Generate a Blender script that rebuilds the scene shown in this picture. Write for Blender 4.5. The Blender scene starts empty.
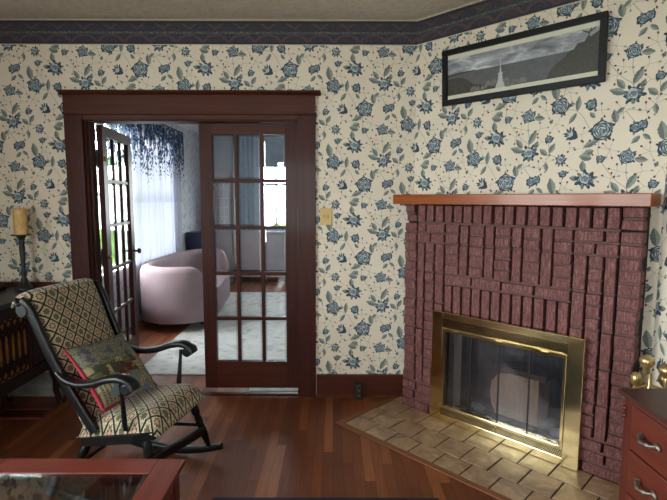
import bpy, math, random
from mathutils import Vector, Matrix
random.seed(7)
S = bpy.context.scene
COL = S.collection
PI = math.pi
r2 = math.sqrt(2.0)

# ------------------------------------------------------------------ helpers
def lin(c):
    return c / 12.92 if c <= 0.04045 else ((c + 0.055) / 1.055) ** 2.4
def rgb(r, g, b):
    return (lin(r / 255), lin(g / 255), lin(b / 255), 1.0)

class NT:
    """small node-tree builder"""
    def __init__(self, name):
        self.m = bpy.data.materials.new(name); self.m.use_nodes = True
        self.t = self.m.node_tree; self.t.nodes.clear()
        self.out = self.t.nodes.new('ShaderNodeOutputMaterial')
    def n(self, kind, **kw):
        nd = self.t.nodes.new('ShaderNode' + kind)
        for k, v in kw.items():
            if hasattr(nd, k): setattr(nd, k, v)
        return nd
    def put(self, sock, v):
        if isinstance(v, bpy.types.NodeSocket): self.t.links.new(v, sock)
        elif v is not None: sock.default_value = v
    def math(self, op, a, b=None, c=None, clamp=False):
        nd = self.n('Math', operation=op, use_clamp=clamp)
        self.put(nd.inputs[0], a)
        if b is not None: self.put(nd.inputs[1], b)
        if c is not None: self.put(nd.inputs[2], c)
        return nd.outputs[0]
    def mix(self, f, a, b, blend='MIX'):
        nd = self.n('MixRGB', blend_type=blend)
        self.put(nd.inputs[0], f); self.put(nd.inputs[1], a); self.put(nd.inputs[2], b)
        return nd.outputs[0]
    def coords(self, which='Object', scale=(1, 1, 1), rot=(0, 0, 0), loc=(0, 0, 0)):
        tc = self.n('TexCoord'); mp = self.n('Mapping')
        mp.inputs['Scale'].default_value = scale
        mp.inputs['Rotation'].default_value = rot
        mp.inputs['Location'].default_value = loc
        self.t.links.new(tc.outputs[which], mp.inputs[0])
        return mp.outputs[0]
    def noise(self, vec, scale, detail=3, rough=0.5, dist=0.0):
        nd = self.n('TexNoise')
        self.put(nd.inputs['Vector'], vec)
        nd.inputs['Scale'].default_value = scale; nd.inputs['Detail'].default_value = detail
        nd.inputs['Roughness'].default_value = rough; nd.inputs['Distortion'].default_value = dist
        return nd.outputs[0]
    def voro(self, vec, scale, feature='F1', out='Distance'):
        nd = self.n('TexVoronoi', feature=feature)
        self.put(nd.inputs['Vector'], vec); nd.inputs['Scale'].default_value = scale
        return nd.outputs[out]
    def ramp(self, f, stops, interp='LINEAR'):
        nd = self.n('ValToRGB'); cr = nd.color_ramp; cr.interpolation = interp
        while len(cr.elements) < len(stops): cr.elements.new(0.5)
        for e, (p, c) in zip(cr.elements, stops):
            e.position = p; e.color = c
        self.put(nd.inputs[0], f)
        return nd.outputs[0]
    def sep(self, vec):
        nd = self.n('SeparateXYZ'); self.put(nd.inputs[0], vec); return nd.outputs
    def comb(self, x, y, z=0.0):
        nd = self.n('CombineXYZ')
        self.put(nd.inputs[0], x); self.put(nd.inputs[1], y); self.put(nd.inputs[2], z)
        return nd.outputs[0]
    def white(self, vec):
        nd = self.n('TexWhiteNoise', noise_dimensions='2D'); self.put(nd.inputs['Vector'], vec); return nd.outputs['Value']
    def bump(self, h, strength=0.3, dist=0.01):
        nd = self.n('Bump'); self.put(nd.inputs['Height'], h)
        nd.inputs['Strength'].default_value = strength; nd.inputs['Distance'].default_value = dist
        return nd.outputs[0]
    def bsdf(self, color, rough=0.5, metal=0.0, spec=0.5, coat=0.0, normal=None, sheen=0.0, coat_rough=0.1):
        b = self.n('BsdfPrincipled')
        self.put(b.inputs['Base Color'], color); self.put(b.inputs['Roughness'], rough)
        b.inputs['Metallic'].default_value = metal
        b.inputs['Specular IOR Level'].default_value = spec
        b.inputs['Coat Weight'].default_value = coat
        b.inputs['Coat Roughness'].default_value = coat_rough
        b.inputs['Sheen Weight'].default_value = sheen
        if normal is not None: self.t.links.new(normal, b.inputs['Normal'])
        self.t.links.new(b.outputs[0], self.out.inputs[0])
        return self.m

def plain(name, c, rough=0.6, metal=0.0, spec=0.5, var=0.12, scale=25, coat=0.0, bump=0.0):
    k = NT(name); v = k.coords()
    n = k.noise(v, scale, 3)
    dark = tuple(x * (1 - var) for x in c[:3]) + (1,)
    lite = tuple(min(1, x * (1 + var)) for x in c[:3]) + (1,)
    col = k.ramp(n, [(0.3, dark), (0.7, lite)])
    nm = k.bump(n, bump, 0.005) if bump else None
    return k.bsdf(col, rough, metal, spec, coat, nm)

def wood(name, c1, c2, grain='x', rough=0.35, coat=0.3, spec=0.32):
    k = NT(name)
    s = {'x': (0.9, 14, 14), 'y': (14, 0.9, 14), 'z': (14, 14, 0.9)}[grain]
    v = k.coords(scale=s)
    a = k.noise(v, 2.2, 5, 0.6, 0.4)
    b = k.noise(v, 9, 4, 0.7)
    f = k.math('ADD', k.math('MULTIPLY', a, 0.65), k.math('MULTIPLY', b, 0.35))
    col = k.ramp(f, [(0.30, c1), (0.70, c2)])
    nm = k.bump(f, 0.06, 0.002)
    return k.bsdf(col, rough, 0, spec, coat, nm)

class MB:
    """collects geometry for ONE mesh"""
    def __init__(self):
        self.v = []; self.f = []; self.m = []; self.s = []; self.uv = []
    def add(self, vs, fs, m=0, smooth=False, uvs=None):
        b = len(self.v); self.v += [tuple(p) for p in vs]
        for i, f in enumerate(fs):
            self.f.append([b + q for q in f]); self.m.append(m); self.s.append(smooth)
            self.uv.append(uvs[i] if uvs else None)
        return self
    def box(self, x0, x1, y0, y1, z0, z1, m=0):
        vs = [(x0, y0, z0), (x1, y0, z0), (x1, y1, z0), (x0, y1, z0), (x0, y0, z1), (x1, y0, z1), (x1, y1, z1), (x0, y1, z1)]
        return self.add(vs, [(0, 3, 2, 1), (4, 5, 6, 7), (0, 1, 5, 4), (1, 2, 6, 5), (2, 3, 7, 6), (3, 0, 4, 7)], m)
    def prism(self, poly, ax, a0, a1, m=0, smooth=False):
        """poly: 2D outline in the two other axes (x,y,z order) extruded along ax"""
        def P(q, a):
            return {'x': (a, q[0], q[1]), 'y': (q[0], a, q[1]), 'z': (q[0], q[1], a)}[ax]
        n = len(poly)
        vs = [P(q, a0) for q in poly] + [P(q, a1) for q in poly]
        self.add(vs, [tuple(range(n))[::-1], tuple(range(n, 2 * n))], m)
        self.add(vs, [(i, (i + 1) % n, n + (i + 1) % n, n + i) for i in range(n)], m, smooth)
        return self
    def rings(self, rs, m=0, smooth=True, cap=True, closed=False):
        n = len(rs[0]); vs = [p for r in rs for p in r]; fs = []
        k = len(rs)
        for i in range(k if closed else k - 1):
            j = (i + 1) % k
            for a in range(n):
                b = (a + 1) % n
                fs.append((i * n + a, i * n + b, j * n + b, j * n + a))
        self.add(vs, fs, m, smooth)
        if cap and not closed:
            self.add(rs[0], [tuple(range(n))[::-1]], m); self.add(rs[-1], [tuple(range(n))], m)
        return self
    def lathe(self, prof, c=(0, 0, 0), seg=20, m=0, axis=None, smooth=True):
        rs = []
        M = Vector((0, 0, 1)).rotation_difference(Vector(axis)).to_matrix() if axis else None
        for r, z in prof:
            ring = []
            for i in range(seg):
                a = 2 * PI * i / seg
                p = Vector((max(r, 1e-4) * math.cos(a), max(r, 1e-4) * math.sin(a), z))
                if M: p = M @ p
                ring.append(tuple(p + Vector(c)))
            rs.append(ring)
        return self.rings(rs, m, smooth)
    def tube(self, pts, r, seg=10, m=0, smooth=True, flat=1.0):
        return self.sweep(pts, [(x, x * flat) for x in (r if isinstance(r, (list, tuple)) else [r] * len(pts))], seg=seg, m=m, power=2)
    def sweep(self, pts, wh, seg=16, m=0, up=(0, 0, 1), power=4, smooth=True):
        """rounded-rectangle section (half-width, half-height) along pts"""
        P = [Vector(p) for p in pts]; rs = []
        if not isinstance(wh, list): wh = [wh] * len(P)
        last = Vector(up)
        for i, p in enumerate(P):
            t = (P[min(i + 1, len(P) - 1)] - P[max(i - 1, 0)]).normalized()
            side = t.cross(Vector(up))
            if side.length < 0.15: side = t.cross(Vector((0.3, 0.9, 0.1)))
            side.normalize(); u = side.cross(t).normalized()
            ring = []
            for k in range(seg):
                a = 2 * PI * (k + 0.5) / seg; c, s = math.cos(a), math.sin(a)
                e = 2.0 / power
                x = math.copysign(abs(c) ** e, c) * wh[i][0]; y = math.copysign(abs(s) ** e, s) * wh[i][1]
                ring.append(tuple(p + side * x + u * y))
            rs.append(ring)
        return self.rings(rs, m, smooth)
    def grid(self, fn, nu, nv, m=0, smooth=True, uvfn=None, flip=False):
        vs = [fn(i / nu, j / nv) for i in range(nu + 1) for j in range(nv + 1)]
        fs = []; uvs = []
        for i in range(nu):
            for j in range(nv):
                q = [(i, j), (i + 1, j), (i + 1, j + 1), (i, j + 1)]
                if flip: q = q[::-1]
                fs.append(tuple(a * (nv + 1) + b for a, b in q))
                if uvfn: uvs.append([uvfn(a / nu, b / nv) for a, b in q])
        return self.add(vs, fs, m, smooth, uvs if uvfn else None)
    def ball(self, c, r, seg=16, m=0, sq=(1, 1, 1)):
        prof = [(math.sin(PI * i / 10), -math.cos(PI * i / 10)) for i in range(11)]
        rs = [[(c[0] + r * sq[0] * max(a, 1e-3) * math.cos(2 * PI * k / seg), c[1] + r * sq[1] * max(a, 1e-3) * math.sin(2 * PI * k / seg), c[2] + r * sq[2] * z) for k in range(seg)] for a, z in prof]
        return self.rings(rs, m)

def obj(name, mb, mats, parent=None, bevel=0.0, loc=None, seg=2):
    me = bpy.data.meshes.new(name)
    me.from_pydata(mb.v, [], mb.f)
    mats = mats if isinstance(mats, (list, tuple)) else [mats]
    for m in mats: me.materials.append(m)
    me.polygons.foreach_set('material_index', mb.m)
    me.polygons.foreach_set('use_smooth', mb.s)
    if any(u for u in mb.uv):
        lay = me.uv_layers.new(name='UVMap')
        i = 0
        for f, u in zip(mb.f, mb.uv):
            for k in range(len(f)):
                if u: lay.data[i].uv = u[k]
                i += 1
    me.validate(); me.update()
    o = bpy.data.objects.new(name, me); COL.objects.link(o)
    if parent: o.parent = parent
    if loc: o.location = loc
    if bevel:
        b = o.modifiers.new('edge', 'BEVEL'); b.width = bevel; b.segments = seg; b.limit_method = 'ANGLE'; b.angle_limit = math.radians(40)
    return o

def tag(o, label, cat, group=None, kind=None):
    if label: o['label'] = label
    if cat: o['category'] = cat
    if group: o['group'] = group
    if kind: o['kind'] = kind
    return o
def thing(name, label, cat, loc=(0, 0, 0), rz=0.0, group=None):
    o = bpy.data.objects.new(name, None); COL.objects.link(o)
    o.location = loc; o.rotation_euler = (0, 0, rz); o.empty_display_size = 0.05
    return tag(o, label, cat, group)
def struct(name, mb, mats, parent=None, bevel=0.0):
    o = obj(name, mb, mats, parent, bevel)
    if not parent: o['kind'] = 'structure'
    return o
def struct_root(name, loc=(0, 0, 0), rz=0.0):
    o = bpy.data.objects.new(name, None); COL.objects.link(o)
    o.location = loc; o.rotation_euler = (0, 0, rz); o['kind'] = 'structure'
    return o

# ------------------------------------------------------------------ room measures
CEIL = 2.755
YB = 3.53           # wall with the doors
XL, XR = -2.65, 1.678
CX0 = 0.59          # where the slanting chimney wall leaves the back wall
YF = -2.7           # wall behind the camera
DX0, DX1, DZ = -1.81, -0.25, 2.075   # double-door opening
FX0, FX1, FY0, FY1 = -2.40, 2.2, 3.65, 8.7   # room beyond
DIAG = 4.12 / r2    # distance of slanting wall from origin along (1,1)/sqrt2
DT = -1.3075        # fireplace centre along the slanting wall
fire_loc = (DT / r2 + DIAG / r2, -DT / r2 + DIAG / r2, 0.0)
fire_rz = -PI / 4

# ------------------------------------------------------------------ materials
M = {}
M['paper'] = plain('wallpaper_ground', rgb(229, 218, 199), 0.75, var=0.03, scale=6, spec=0.2)
WP = [('wallpaper_navy', rgb(62, 77, 87)), ('wallpaper_blue', rgb(116, 133, 142)), ('wallpaper_pale_blue', rgb(190, 196, 194)),
      ('wallpaper_leaf', rgb(110, 120, 116)), ('wallpaper_pale_leaf', rgb(146, 153, 144)), ('wallpaper_berry', rgb(112, 76, 84)), ('wallpaper_stem', rgb(138, 142, 126))]
WPM = [M['paper']] + [plain(n, c, 0.75, var=0.22, scale=160, spec=0.25) for n, c in WP]
M['trim'] = wood('dark_trim_wood', rgb(54, 23, 14), rgb(88, 41, 24), 'x', 0.42, 0.03, 0.22)
M['trim_v'] = wood('dark_trim_wood_upright', rgb(42, 15, 10), rgb(76, 31, 19), 'z', 0.42, 0.03, 0.2)
M['trim_y'] = wood('dark_trim_wood_deep', rgb(54, 21, 15), rgb(88, 38, 24), 'y', 0.42, 0.04)
M['mantel'] = wood('orange_varnished_wood', rgb(118, 56, 22), rgb(172, 92, 42), 'x', 0.3, 0.15)
M['edging'] = wood('worn_oak_edging', rgb(104, 62, 40), rgb(140, 90, 60), 'x', 0.45, 0.0)
M['mahog'] = wood('red_mahogany', rgb(80, 33, 25), rgb(114, 53, 40), 'y', 0.36, 0.1)
M['mahog_x'] = wood('red_mahogany_cross', rgb(92, 38, 31), rgb(124, 60, 49), 'x', 0.36, 0.1)
M['mahog_z'] = wood('red_mahogany_upright', rgb(70, 28, 22), rgb(100, 44, 34), 'z', 0.38, 0.08)
M['darkma'] = wood('dark_mahogany', rgb(54, 26, 22), rgb(78, 40, 32), 'y', 0.36, 0.15)
M['cab'] = wood('blackened_mahogany', rgb(28, 13, 12), rgb(46, 23, 20), 'y', 0.55, 0.0, 0.12)
M['ebony'] = plain('black_lacquer', rgb(15, 15, 17), 0.36, var=0.25, scale=14, coat=0.0, spec=0.34)
M['blackiron'] = plain('black_iron', rgb(30, 30, 31), 0.45, var=0.2)
M['blackframe'] = plain('black_picture_frame', rgb(16, 17, 18), 0.45, var=0.1, spec=0.25)
M['ivory'] = plain('ivory_plastic', rgb(204, 172, 104), 0.4, var=0.03)
M['ivory_d'] = plain('aged_ivory_plastic', rgb(176, 142, 78), 0.4, var=0.03)
M['wax'] = plain('honey_wax', rgb(214, 172, 108), 0.55, var=0.2, scale=22)
M['white'] = plain('white_paint', rgb(226, 226, 226), 0.45, var=0.03)
M['cream'] = plain('cream_paint', rgb(206, 194, 160), 0.6, var=0.05)
M['pewter'] = plain('pewter', rgb(138, 126, 114), 0.5, 0.9, var=0.45, scale=160)
M['pink'] = plain('blush_velvet', rgb(158, 136, 142), 0.8, var=0.07, scale=7, spec=0.2)
M['navy'] = plain('navy_lacquer', rgb(34, 46, 76), 0.5)
M['slate'] = plain('slate_blue_paint', rgb(172, 186, 202), 0.6, var=0.05, scale=5)
M['lavender'] = plain('grey_lavender_paint', rgb(186, 184, 196), 0.6, var=0.05, scale=5)
M['shade'] = plain('slate_blue_roller_blind', rgb(150, 172, 194), 0.8, var=0.08, scale=12)
M['darkwood'] = plain('near_black_wood', rgb(36, 22, 20), 0.4, var=0.2)
M['soot'] = plain('sooty_firebrick', rgb(76, 72, 72), 0.9, var=0.45, scale=9)
M['ash'] = plain('grey_ash', rgb(150, 150, 154), 0.95, var=0.35, scale=22, bump=0.5)
M['tanlog'] = wood('sawn_tan_wood', rgb(160, 122, 96), rgb(192, 156, 126), 'z', 0.8, 0.0)
M['logtop'] = plain('log_bark', rgb(88, 66, 56), 0.9, var=0.3)
M['mortar'] = plain('grey_mortar', rgb(98, 74, 70), 0.95, var=0.18, scale=60, bump=0.4)
M['rakes'] = plain('deep_raked_joint', rgb(26, 20, 20), 0.95, var=0.2, scale=60)
M['crimson'] = plain('crimson_cloth', rgb(150, 46, 60), 0.8, var=0.1, scale=60, spec=0.2)
M['green'] = plain('garden_leaves', rgb(98, 128, 56), 0.8, var=0.5, scale=9)
M['lawn'] = plain('lawn_grass', rgb(122, 122, 104), 0.9, var=0.3, scale=3)
M['rugnavy'] = plain('navy_rug_wool', rgb(26, 30, 48), 0.95, var=0.2, scale=200)
M['paperwhite'] = plain('white_paper', rgb(228, 228, 224), 0.7, var=0.02)
M['gapstrip'] = plain('pale_door_gap_strip', rgb(152, 148, 144), 0.6, var=0.25, scale=14)
M['dullmould'] = plain('dull_grey_moulding', rgb(124, 120, 115), 0.7, var=0.3, scale=14)
M['gold_cloth'] = plain('old_gold_grille_cloth', rgb(178, 128, 62), 0.7, var=0.45, scale=45)

def m_floor(name, c_dark, c_mid, c_lite):
    k = NT(name); v = k.coords(); x, y, z = k.sep(v)
    W, L = 0.057, 0.85
    row = k.math('FLOOR', k.math('DIVIDE', x, W))
    off = k.math('MULTIPLY', k.white(k.comb(row, 3.0)), 7.0)
    yy = k.math('ADD', k.math('DIVIDE', y, L), off)
    seg = k.math('FLOOR', yy)
    val = k.white(k.comb(row, seg))
    g = k.noise(k.coords(scale=(40, 2.0, 1)), 2.0, 5, 0.65, 0.6)
    f = k.math('ADD', k.math('MULTIPLY', k.math('POWER', val, 1.6), 0.42), k.math('MULTIPLY', g, 0.58))
    col = k.ramp(f, [(0.2, c_dark), (0.5, c_mid), (0.8, c_lite)])
    fx = k.math('FRACT', k.math('DIVIDE', x, W)); fy = k.math('FRACT', yy)
    gx = k.math('LESS_THAN', fx, 0.03); gy = k.math('LESS_THAN', fy, 0.003)
    gap = k.math('MAXIMUM', gx, gy)
    col = k.mix(k.math('MULTIPLY', gap, 0.7), col, rgb(24, 10, 6))
    h = k.math('SUBTRACT', k.math('MULTIPLY', g, 0.3), gap)
    rr = k.math('ADD', 0.36, k.math('MULTIPLY', k.noise(v, 3.0), 0.16))
    return k.bsdf(col, rr, 0, 0.32, 0.0, k.bump(h, 0.12, 0.002))
M['floor'] = m_floor('oak_strip_floor', rgb(90, 46, 26), rgb(116, 63, 36), rgb(150, 90, 52))

def m_ceiling():
    k = NT('embossed_ceiling_paper'); v = k.coords()
    d = k.voro(v, 26, 'SMOOTH_F1'); n = k.noise(v, 60, 3)
    h = k.math('ADD', k.math('MULTIPLY', d, 1.0), k.math('MULTIPLY', n, 0.6))
    col = k.ramp(h, [(0.2, rgb(196, 186, 172)), (0.8, rgb(218, 209, 196))])
    return k.bsdf(col, 0.8, 0, 0.2, 0, k.bump(h, 0.5, 0.01))
M['ceil'] = m_ceiling()

def m_border():
    # woven-look frieze paper: navy ground, wine scrolls in repeats, green middle line
    k = NT('navy_damask_border'); v = k.coords(); x, y, z = k.sep(v)
    P = 0.186
    fx = k.math('SUBTRACT', k.math('FRACT', k.math('DIVIDE', x, P)), 0.5)
    ax = k.math('ABSOLUTE', fx)
    zz = k.math('DIVIDE', k.math('SUBTRACT', z, 2.588), 0.163)
    up = k.math('GREATER_THAN', zz, 0.52)
    lo = k.math('DIVIDE', zz, 0.45)                                   # lower band: arches
    arch = k.math('SUBTRACT', k.math('SQRT', k.math('ADD', k.math('POWER', k.math('MULTIPLY', ax, 1.8), 2.0), k.math('POWER', lo, 2.0))), 0.86)
    arch = k.math('ABSOLUTE', arch)
    a1 = k.math('LESS_THAN', arch, 0.10)
    v2 = k.math('DIVIDE', k.math('SUBTRACT', zz, 0.55), 0.40)         # upper band: vees and diamonds
    dia = k.math('ABSOLUTE', k.math('SUBTRACT', k.math('ADD', k.math('MULTIPLY', ax, 2.0), k.math('SUBTRACT', 1.0, v2)), 0.75))
    a2 = k.math('LESS_THAN', dia, 0.13)
    pat = k.math('ADD', k.math('MULTIPLY', a1, k.math('SUBTRACT', 1.0, up)), k.math('MULTIPLY', a2, up))
    n = k.noise(v, 55, 3, 0.7); n2 = k.voro(v, 60)
    dots = k.math('LESS_THAN', n2, 0.22)
    base = k.ramp(n, [(0.35, rgb(50, 56, 66)), (0.65, rgb(74, 66, 72))])
    col = k.mix(k.math('MULTIPLY', dots, 0.5), base, rgb(112, 84, 90))
    col = k.mix(k.math('MULTIPLY', pat, 0.55), col, rgb(104, 78, 84))
    edge = k.math('MAXIMUM', k.math('LESS_THAN', zz, 0.10), k.math('GREATER_THAN', zz, 0.86))
    col = k.mix(k.math('MULTIPLY', edge, 0.75), col, rgb(48, 54, 70))
    line = k.math('LESS_THAN', k.math('ABSOLUTE', k.math('SUBTRACT', zz, 0.485)), 0.05)
    col = k.mix(k.math('MULTIPLY', line, 0.8), col, k.ramp(n2, [(0.1, rgb(120, 136, 118)), (0.5, rgb(78, 90, 84))]))
    return k.bsdf(col, 0.7, 0, 0.25)
M['border'] = m_border()

def m_brick():
    k = NT('wire_cut_burgundy_brick'); v = k.coords(); x, y, z = k.sep(v)
    g = k.noise(k.coords(scale=(130, 130, 22)), 1.0, 4, 0.7)
    n = k.noise(v, 190, 2, 0.7); big = k.noise(v, 7, 2)
    f = k.math('ADD', k.math('MULTIPLY', g, 0.6), k.math('MULTIPLY', n, 0.4))
    col = k.ramp(f, [(0.32, rgb(60, 28, 28)), (0.49, rgb(104, 57, 54)), (0.67, rgb(170, 122, 114))])
    col = k.mix(k.math('MULTIPLY', big, 0.35), col, rgb(84, 46, 48))
    return k.bsdf(col, 0.62, 0, 0.4, 0, k.bump(f, 0.8, 0.006))
M['brick'] = m_brick()

def m_tile():
    k = NT('glazed_buff_hearth_tile'); v = k.coords()
    n = k.noise(v, 9, 4, 0.6, 1.0)
    nd = k.n('ObjectInfo')
    x, y, z = k.sep(v)
    col = k.ramp(n, [(0.3, rgb(124, 94, 70)), (0.5, rgb(154, 124, 96)), (0.72, rgb(184, 154, 123))])
    return k.bsdf(col, 0.33, 0, 0.5, 0.1, k.bump(n, 0.15, 0.004))
M['tile'] = m_tile()

def m_brass(name, holes=False):
    k = NT(name); v = k.coords(); n = k.noise(v, 6, 3, 0.6, 0.8)
    col = k.ramp(n, [(0.3, rgb(222, 198, 140)), (0.7, rgb(238, 218, 166))])
    rough = k.math('ADD', 0.09, k.math('MULTIPLY', n, 0.10))
    if holes:
        x, y, z = k.sep(v); c = 0.011
        r = k.math('FLOOR', k.math('DIVIDE', z, c))
        sh = k.math('MULTIPLY', k.math('MODULO', r, 2.0), 0.5)
        fx = k.math('SUBTRACT', k.math('FRACT', k.math('ADD', k.math('DIVIDE', x, c), sh)), 0.5)
        fz = k.math('SUBTRACT', k.math('FRACT', k.math('DIVIDE', z, c)), 0.5)
        d = k.math('SQRT', k.math('ADD', k.math('MULTIPLY', fx, fx), k.math('MULTIPLY', fz, fz)))
        hole = k.math('LESS_THAN', d, 0.40)
        col = k.mix(hole, col, rgb(24, 20, 14)); rough = k.mix(hole, rough, (0.9, 0.9, 0.9, 1))
    return k.bsdf(col, rough, 1.0, 0.5, 0)
M['brass'] = m_brass('polished_brass'); M['brassvent'] = m_brass('pierced_brass', True)
M['toolbrass'] = plain('worn_pale_brass', rgb(196, 172, 122), 0.33, 0.85, var=0.22, scale=40)

def m_glass(name, tint=(0.93, 0.95, 0.95, 1), refl=0.09):
    k = NT(name)
    tr = k.n('BsdfTransparent'); tr.inputs[0].default_value = tint
    gl = k.n('BsdfGlossy'); gl.inputs['Roughness'].default_value = 0.02
    lw = k.n('LayerWeight'); lw.inputs[0].default_value = 0.35
    f = k.math('ADD', refl, k.math('MULTIPLY', lw.outputs['Fresnel'], 0.35), clamp=True)
    mx = k.n('MixShader'); k.put(mx.inputs[0], f)
    k.t.links.new(tr.outputs[0], mx.inputs[1]); k.t.links.new(gl.outputs[0], mx.inputs[2])
    k.t.links.new(mx.outputs[0], k.out.inputs[0])
    return k.m
M['glass'] = m_glass('clear_pane_glass')
M['bevelglass'] = m_glass('bevelled_glass_edge', (0.72, 0.78, 0.80, 1), 0.30)
M['fireglass'] = m_glass('smoked_fire_glass', (0.92, 0.93, 0.95, 1), 0.05)
M['tableglass'] = m_glass('table_glass', (0.72, 0.76, 0.76, 1), 0.08)

def m_mesh():
    k = NT('chain_mesh_curtain'); v = k.coords(); x, y, z = k.sep(v); c = 0.005
    a = k.math('FRACT', k.math('DIVIDE', k.math('ADD', x, z), c)); b = k.math('FRACT', k.math('DIVIDE', k.math('SUBTRACT', x, z), c))
    w = k.math('MAXIMUM', k.math('LESS_THAN', a, 0.15), k.math('LESS_THAN', b, 0.15))
    d = k.n('BsdfPrincipled'); d.inputs['Base Color'].default_value = rgb(88, 88, 92); d.inputs['Metallic'].default_value = 0.6; d.inputs['Roughness'].default_value = 0.5
    tr = k.n('BsdfTransparent'); mx = k.n('MixShader'); k.put(mx.inputs[0], w)
    k.t.links.new(tr.outputs[0], mx.inputs[1]); k.t.links.new(d.outputs[0], mx.inputs[2]); k.t.links.new(mx.outputs[0], k.out.inputs[0])
    return k.m
M['mesh'] = m_mesh()

def m_sheer(name, printed):
    k = NT(name); v = k.coords(); x, y, z = k.sep(v)
    col = rgb(206, 208, 222)
    cover = 0.97
    if printed:   # trailing blue wisteria sprays, dense at the heading and thinning into tails
        n = k.noise(k.coords(scale=(1, 1, 0.55)), 13, 2, 0.6)
        cells = k.voro(k.coords(scale=(1, 1, 0.8)), 34); big = k.noise(k.coords(scale=(1, 1.0, 0.12)), 4.6, 2)
        reach = k.math('SUBTRACT', 2.06, k.math('MULTIPLY', big, 0.75))
        depth = k.math('MULTIPLY', k.math('SUBTRACT', z, reach), 1.9, clamp=True)
        thr = k.math('ADD', 0.22, k.math('MULTIPLY', depth, 0.62))
        petal = k.math('MULTIPLY', k.math('LESS_THAN', cells, thr), k.math('GREATER_THAN', z, reach))
        gaps = k.math('GREATER_THAN', n, 0.42)
        petal = k.math('MULTIPLY', petal, gaps)
        hue = k.ramp(k.noise(v, 30, 1), [(0.38, rgb(38, 46, 70)), (0.5, rgb(84, 104, 150)), (0.62, rgb(96, 116, 112))])
        col = k.mix(petal, col, hue); cover = k.math('ADD', 0.10, k.math('MULTIPLY', petal, 0.88))
    df = k.n('BsdfDiffuse'); k.put(df.inputs[0], col); tl = k.n('BsdfTranslucent'); k.put(tl.inputs[0], col)
    a = k.n('MixShader'); a.inputs[0].default_value = 0.12 if not printed else 0.22
    k.t.links.new(df.outputs[0], a.inputs[1]); k.t.links.new(tl.outputs[0], a.inputs[2])
    tr = k.n('BsdfTransparent'); mx = k.n('MixShader'); k.put(mx.inputs[0], cover)
    k.t.links.new(tr.outputs[0], mx.inputs[1]); k.t.links.new(a.outputs[0], mx.inputs[2]); k.t.links.new(mx.outputs[0], k.out.inputs[0])
    return k.m
M['sheer'] = m_sheer('white_sheer', False); M['wisteria'] = m_sheer('wisteria_print_sheer', True)

def m_pale_paper():
    k = NT('pale_sprig_wallpaper'); v = k.coords()
    d = k.voro(k.coords(scale=(1, 1, 0.6)), 16); n = k.noise(v, 50, 2)
    f = k.math('MULTIPLY', k.math('LESS_THAN', d, 0.36), k.math('GREATER_THAN', n, 0.47))
    col = k.mix(k.math('MULTIPLY', f, 0.7), rgb(214, 216, 222), rgb(130, 142, 160))
    return k.bsdf(col, 0.8, 0, 0.2)
M['palepaper'] = m_pale_paper()

def m_lattice_fabric():
    k = NT('diamond_lattice_tapestry'); v = k.coords('UV'); x, y, z = k.sep(v); s = 0.076
    p = k.math('DIVIDE', k.math('ADD', x, y), s); q = k.math('DIVIDE', k.math('SUBTRACT', x, y), s)
    a = k.math('SUBTRACT', k.math('FRACT', p), 0.5); b = k.math('SUBTRACT', k.math('FRACT', q), 0.5)
    par = k.math('ABSOLUTE', k.math('MODULO', k.math('FLOOR', p), 2.0))
    aa = k.math('ABSOLUTE', a); ab = k.math('ABSOLUTE', b)
    mx = k.math('MAXIMUM', aa, ab)
    d = k.math('SQRT', k.math('ADD', k.math('MULTIPLY', a, a), k.math('MULTIPLY', b, b)))
    ang = k.math('ARCTAN2', a, b)
    star = k.math('MULTIPLY', k.math('COSINE', k.math('MULTIPLY', ang, 8.0)), 0.05)
    ds = k.math('ADD', d, star)
    grit = k.noise(v, 330, 2, 0.7)
    ground = k.ramp(grit, [(0.40, rgb(84, 76, 62)), (0.52, rgb(176, 162, 136)), (0.66, rgb(214, 204, 182))])
    med = k.ramp(grit, [(0.4, rgb(56, 54, 44)), (0.62, rgb(112, 104, 84))])
    flw = k.mix(par, rgb(96, 90, 70), rgb(196, 146, 128))
    col = k.mix(k.math('LESS_THAN', ds, 0.34), ground, med)
    col = k.mix(k.math('LESS_THAN', ds, 0.17), col, flw)
    col = k.mix(k.math('LESS_THAN', k.math('ABSOLUTE', k.math('SUBTRACT', ds, 0.34)), 0.035), col, rgb(190, 174, 138))
    col = k.mix(k.math('GREATER_THAN', k.math('ADD', mx, k.math('MULTIPLY', grit, 0.05)), 0.455), col, rgb(24, 24, 28))
    return k.bsdf(col, 0.85, 0, 0.15, 0, k.bump(grit, 0.25, 0.002), sheen=0.2)
M['lattice'] = m_lattice_fabric()

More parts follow.
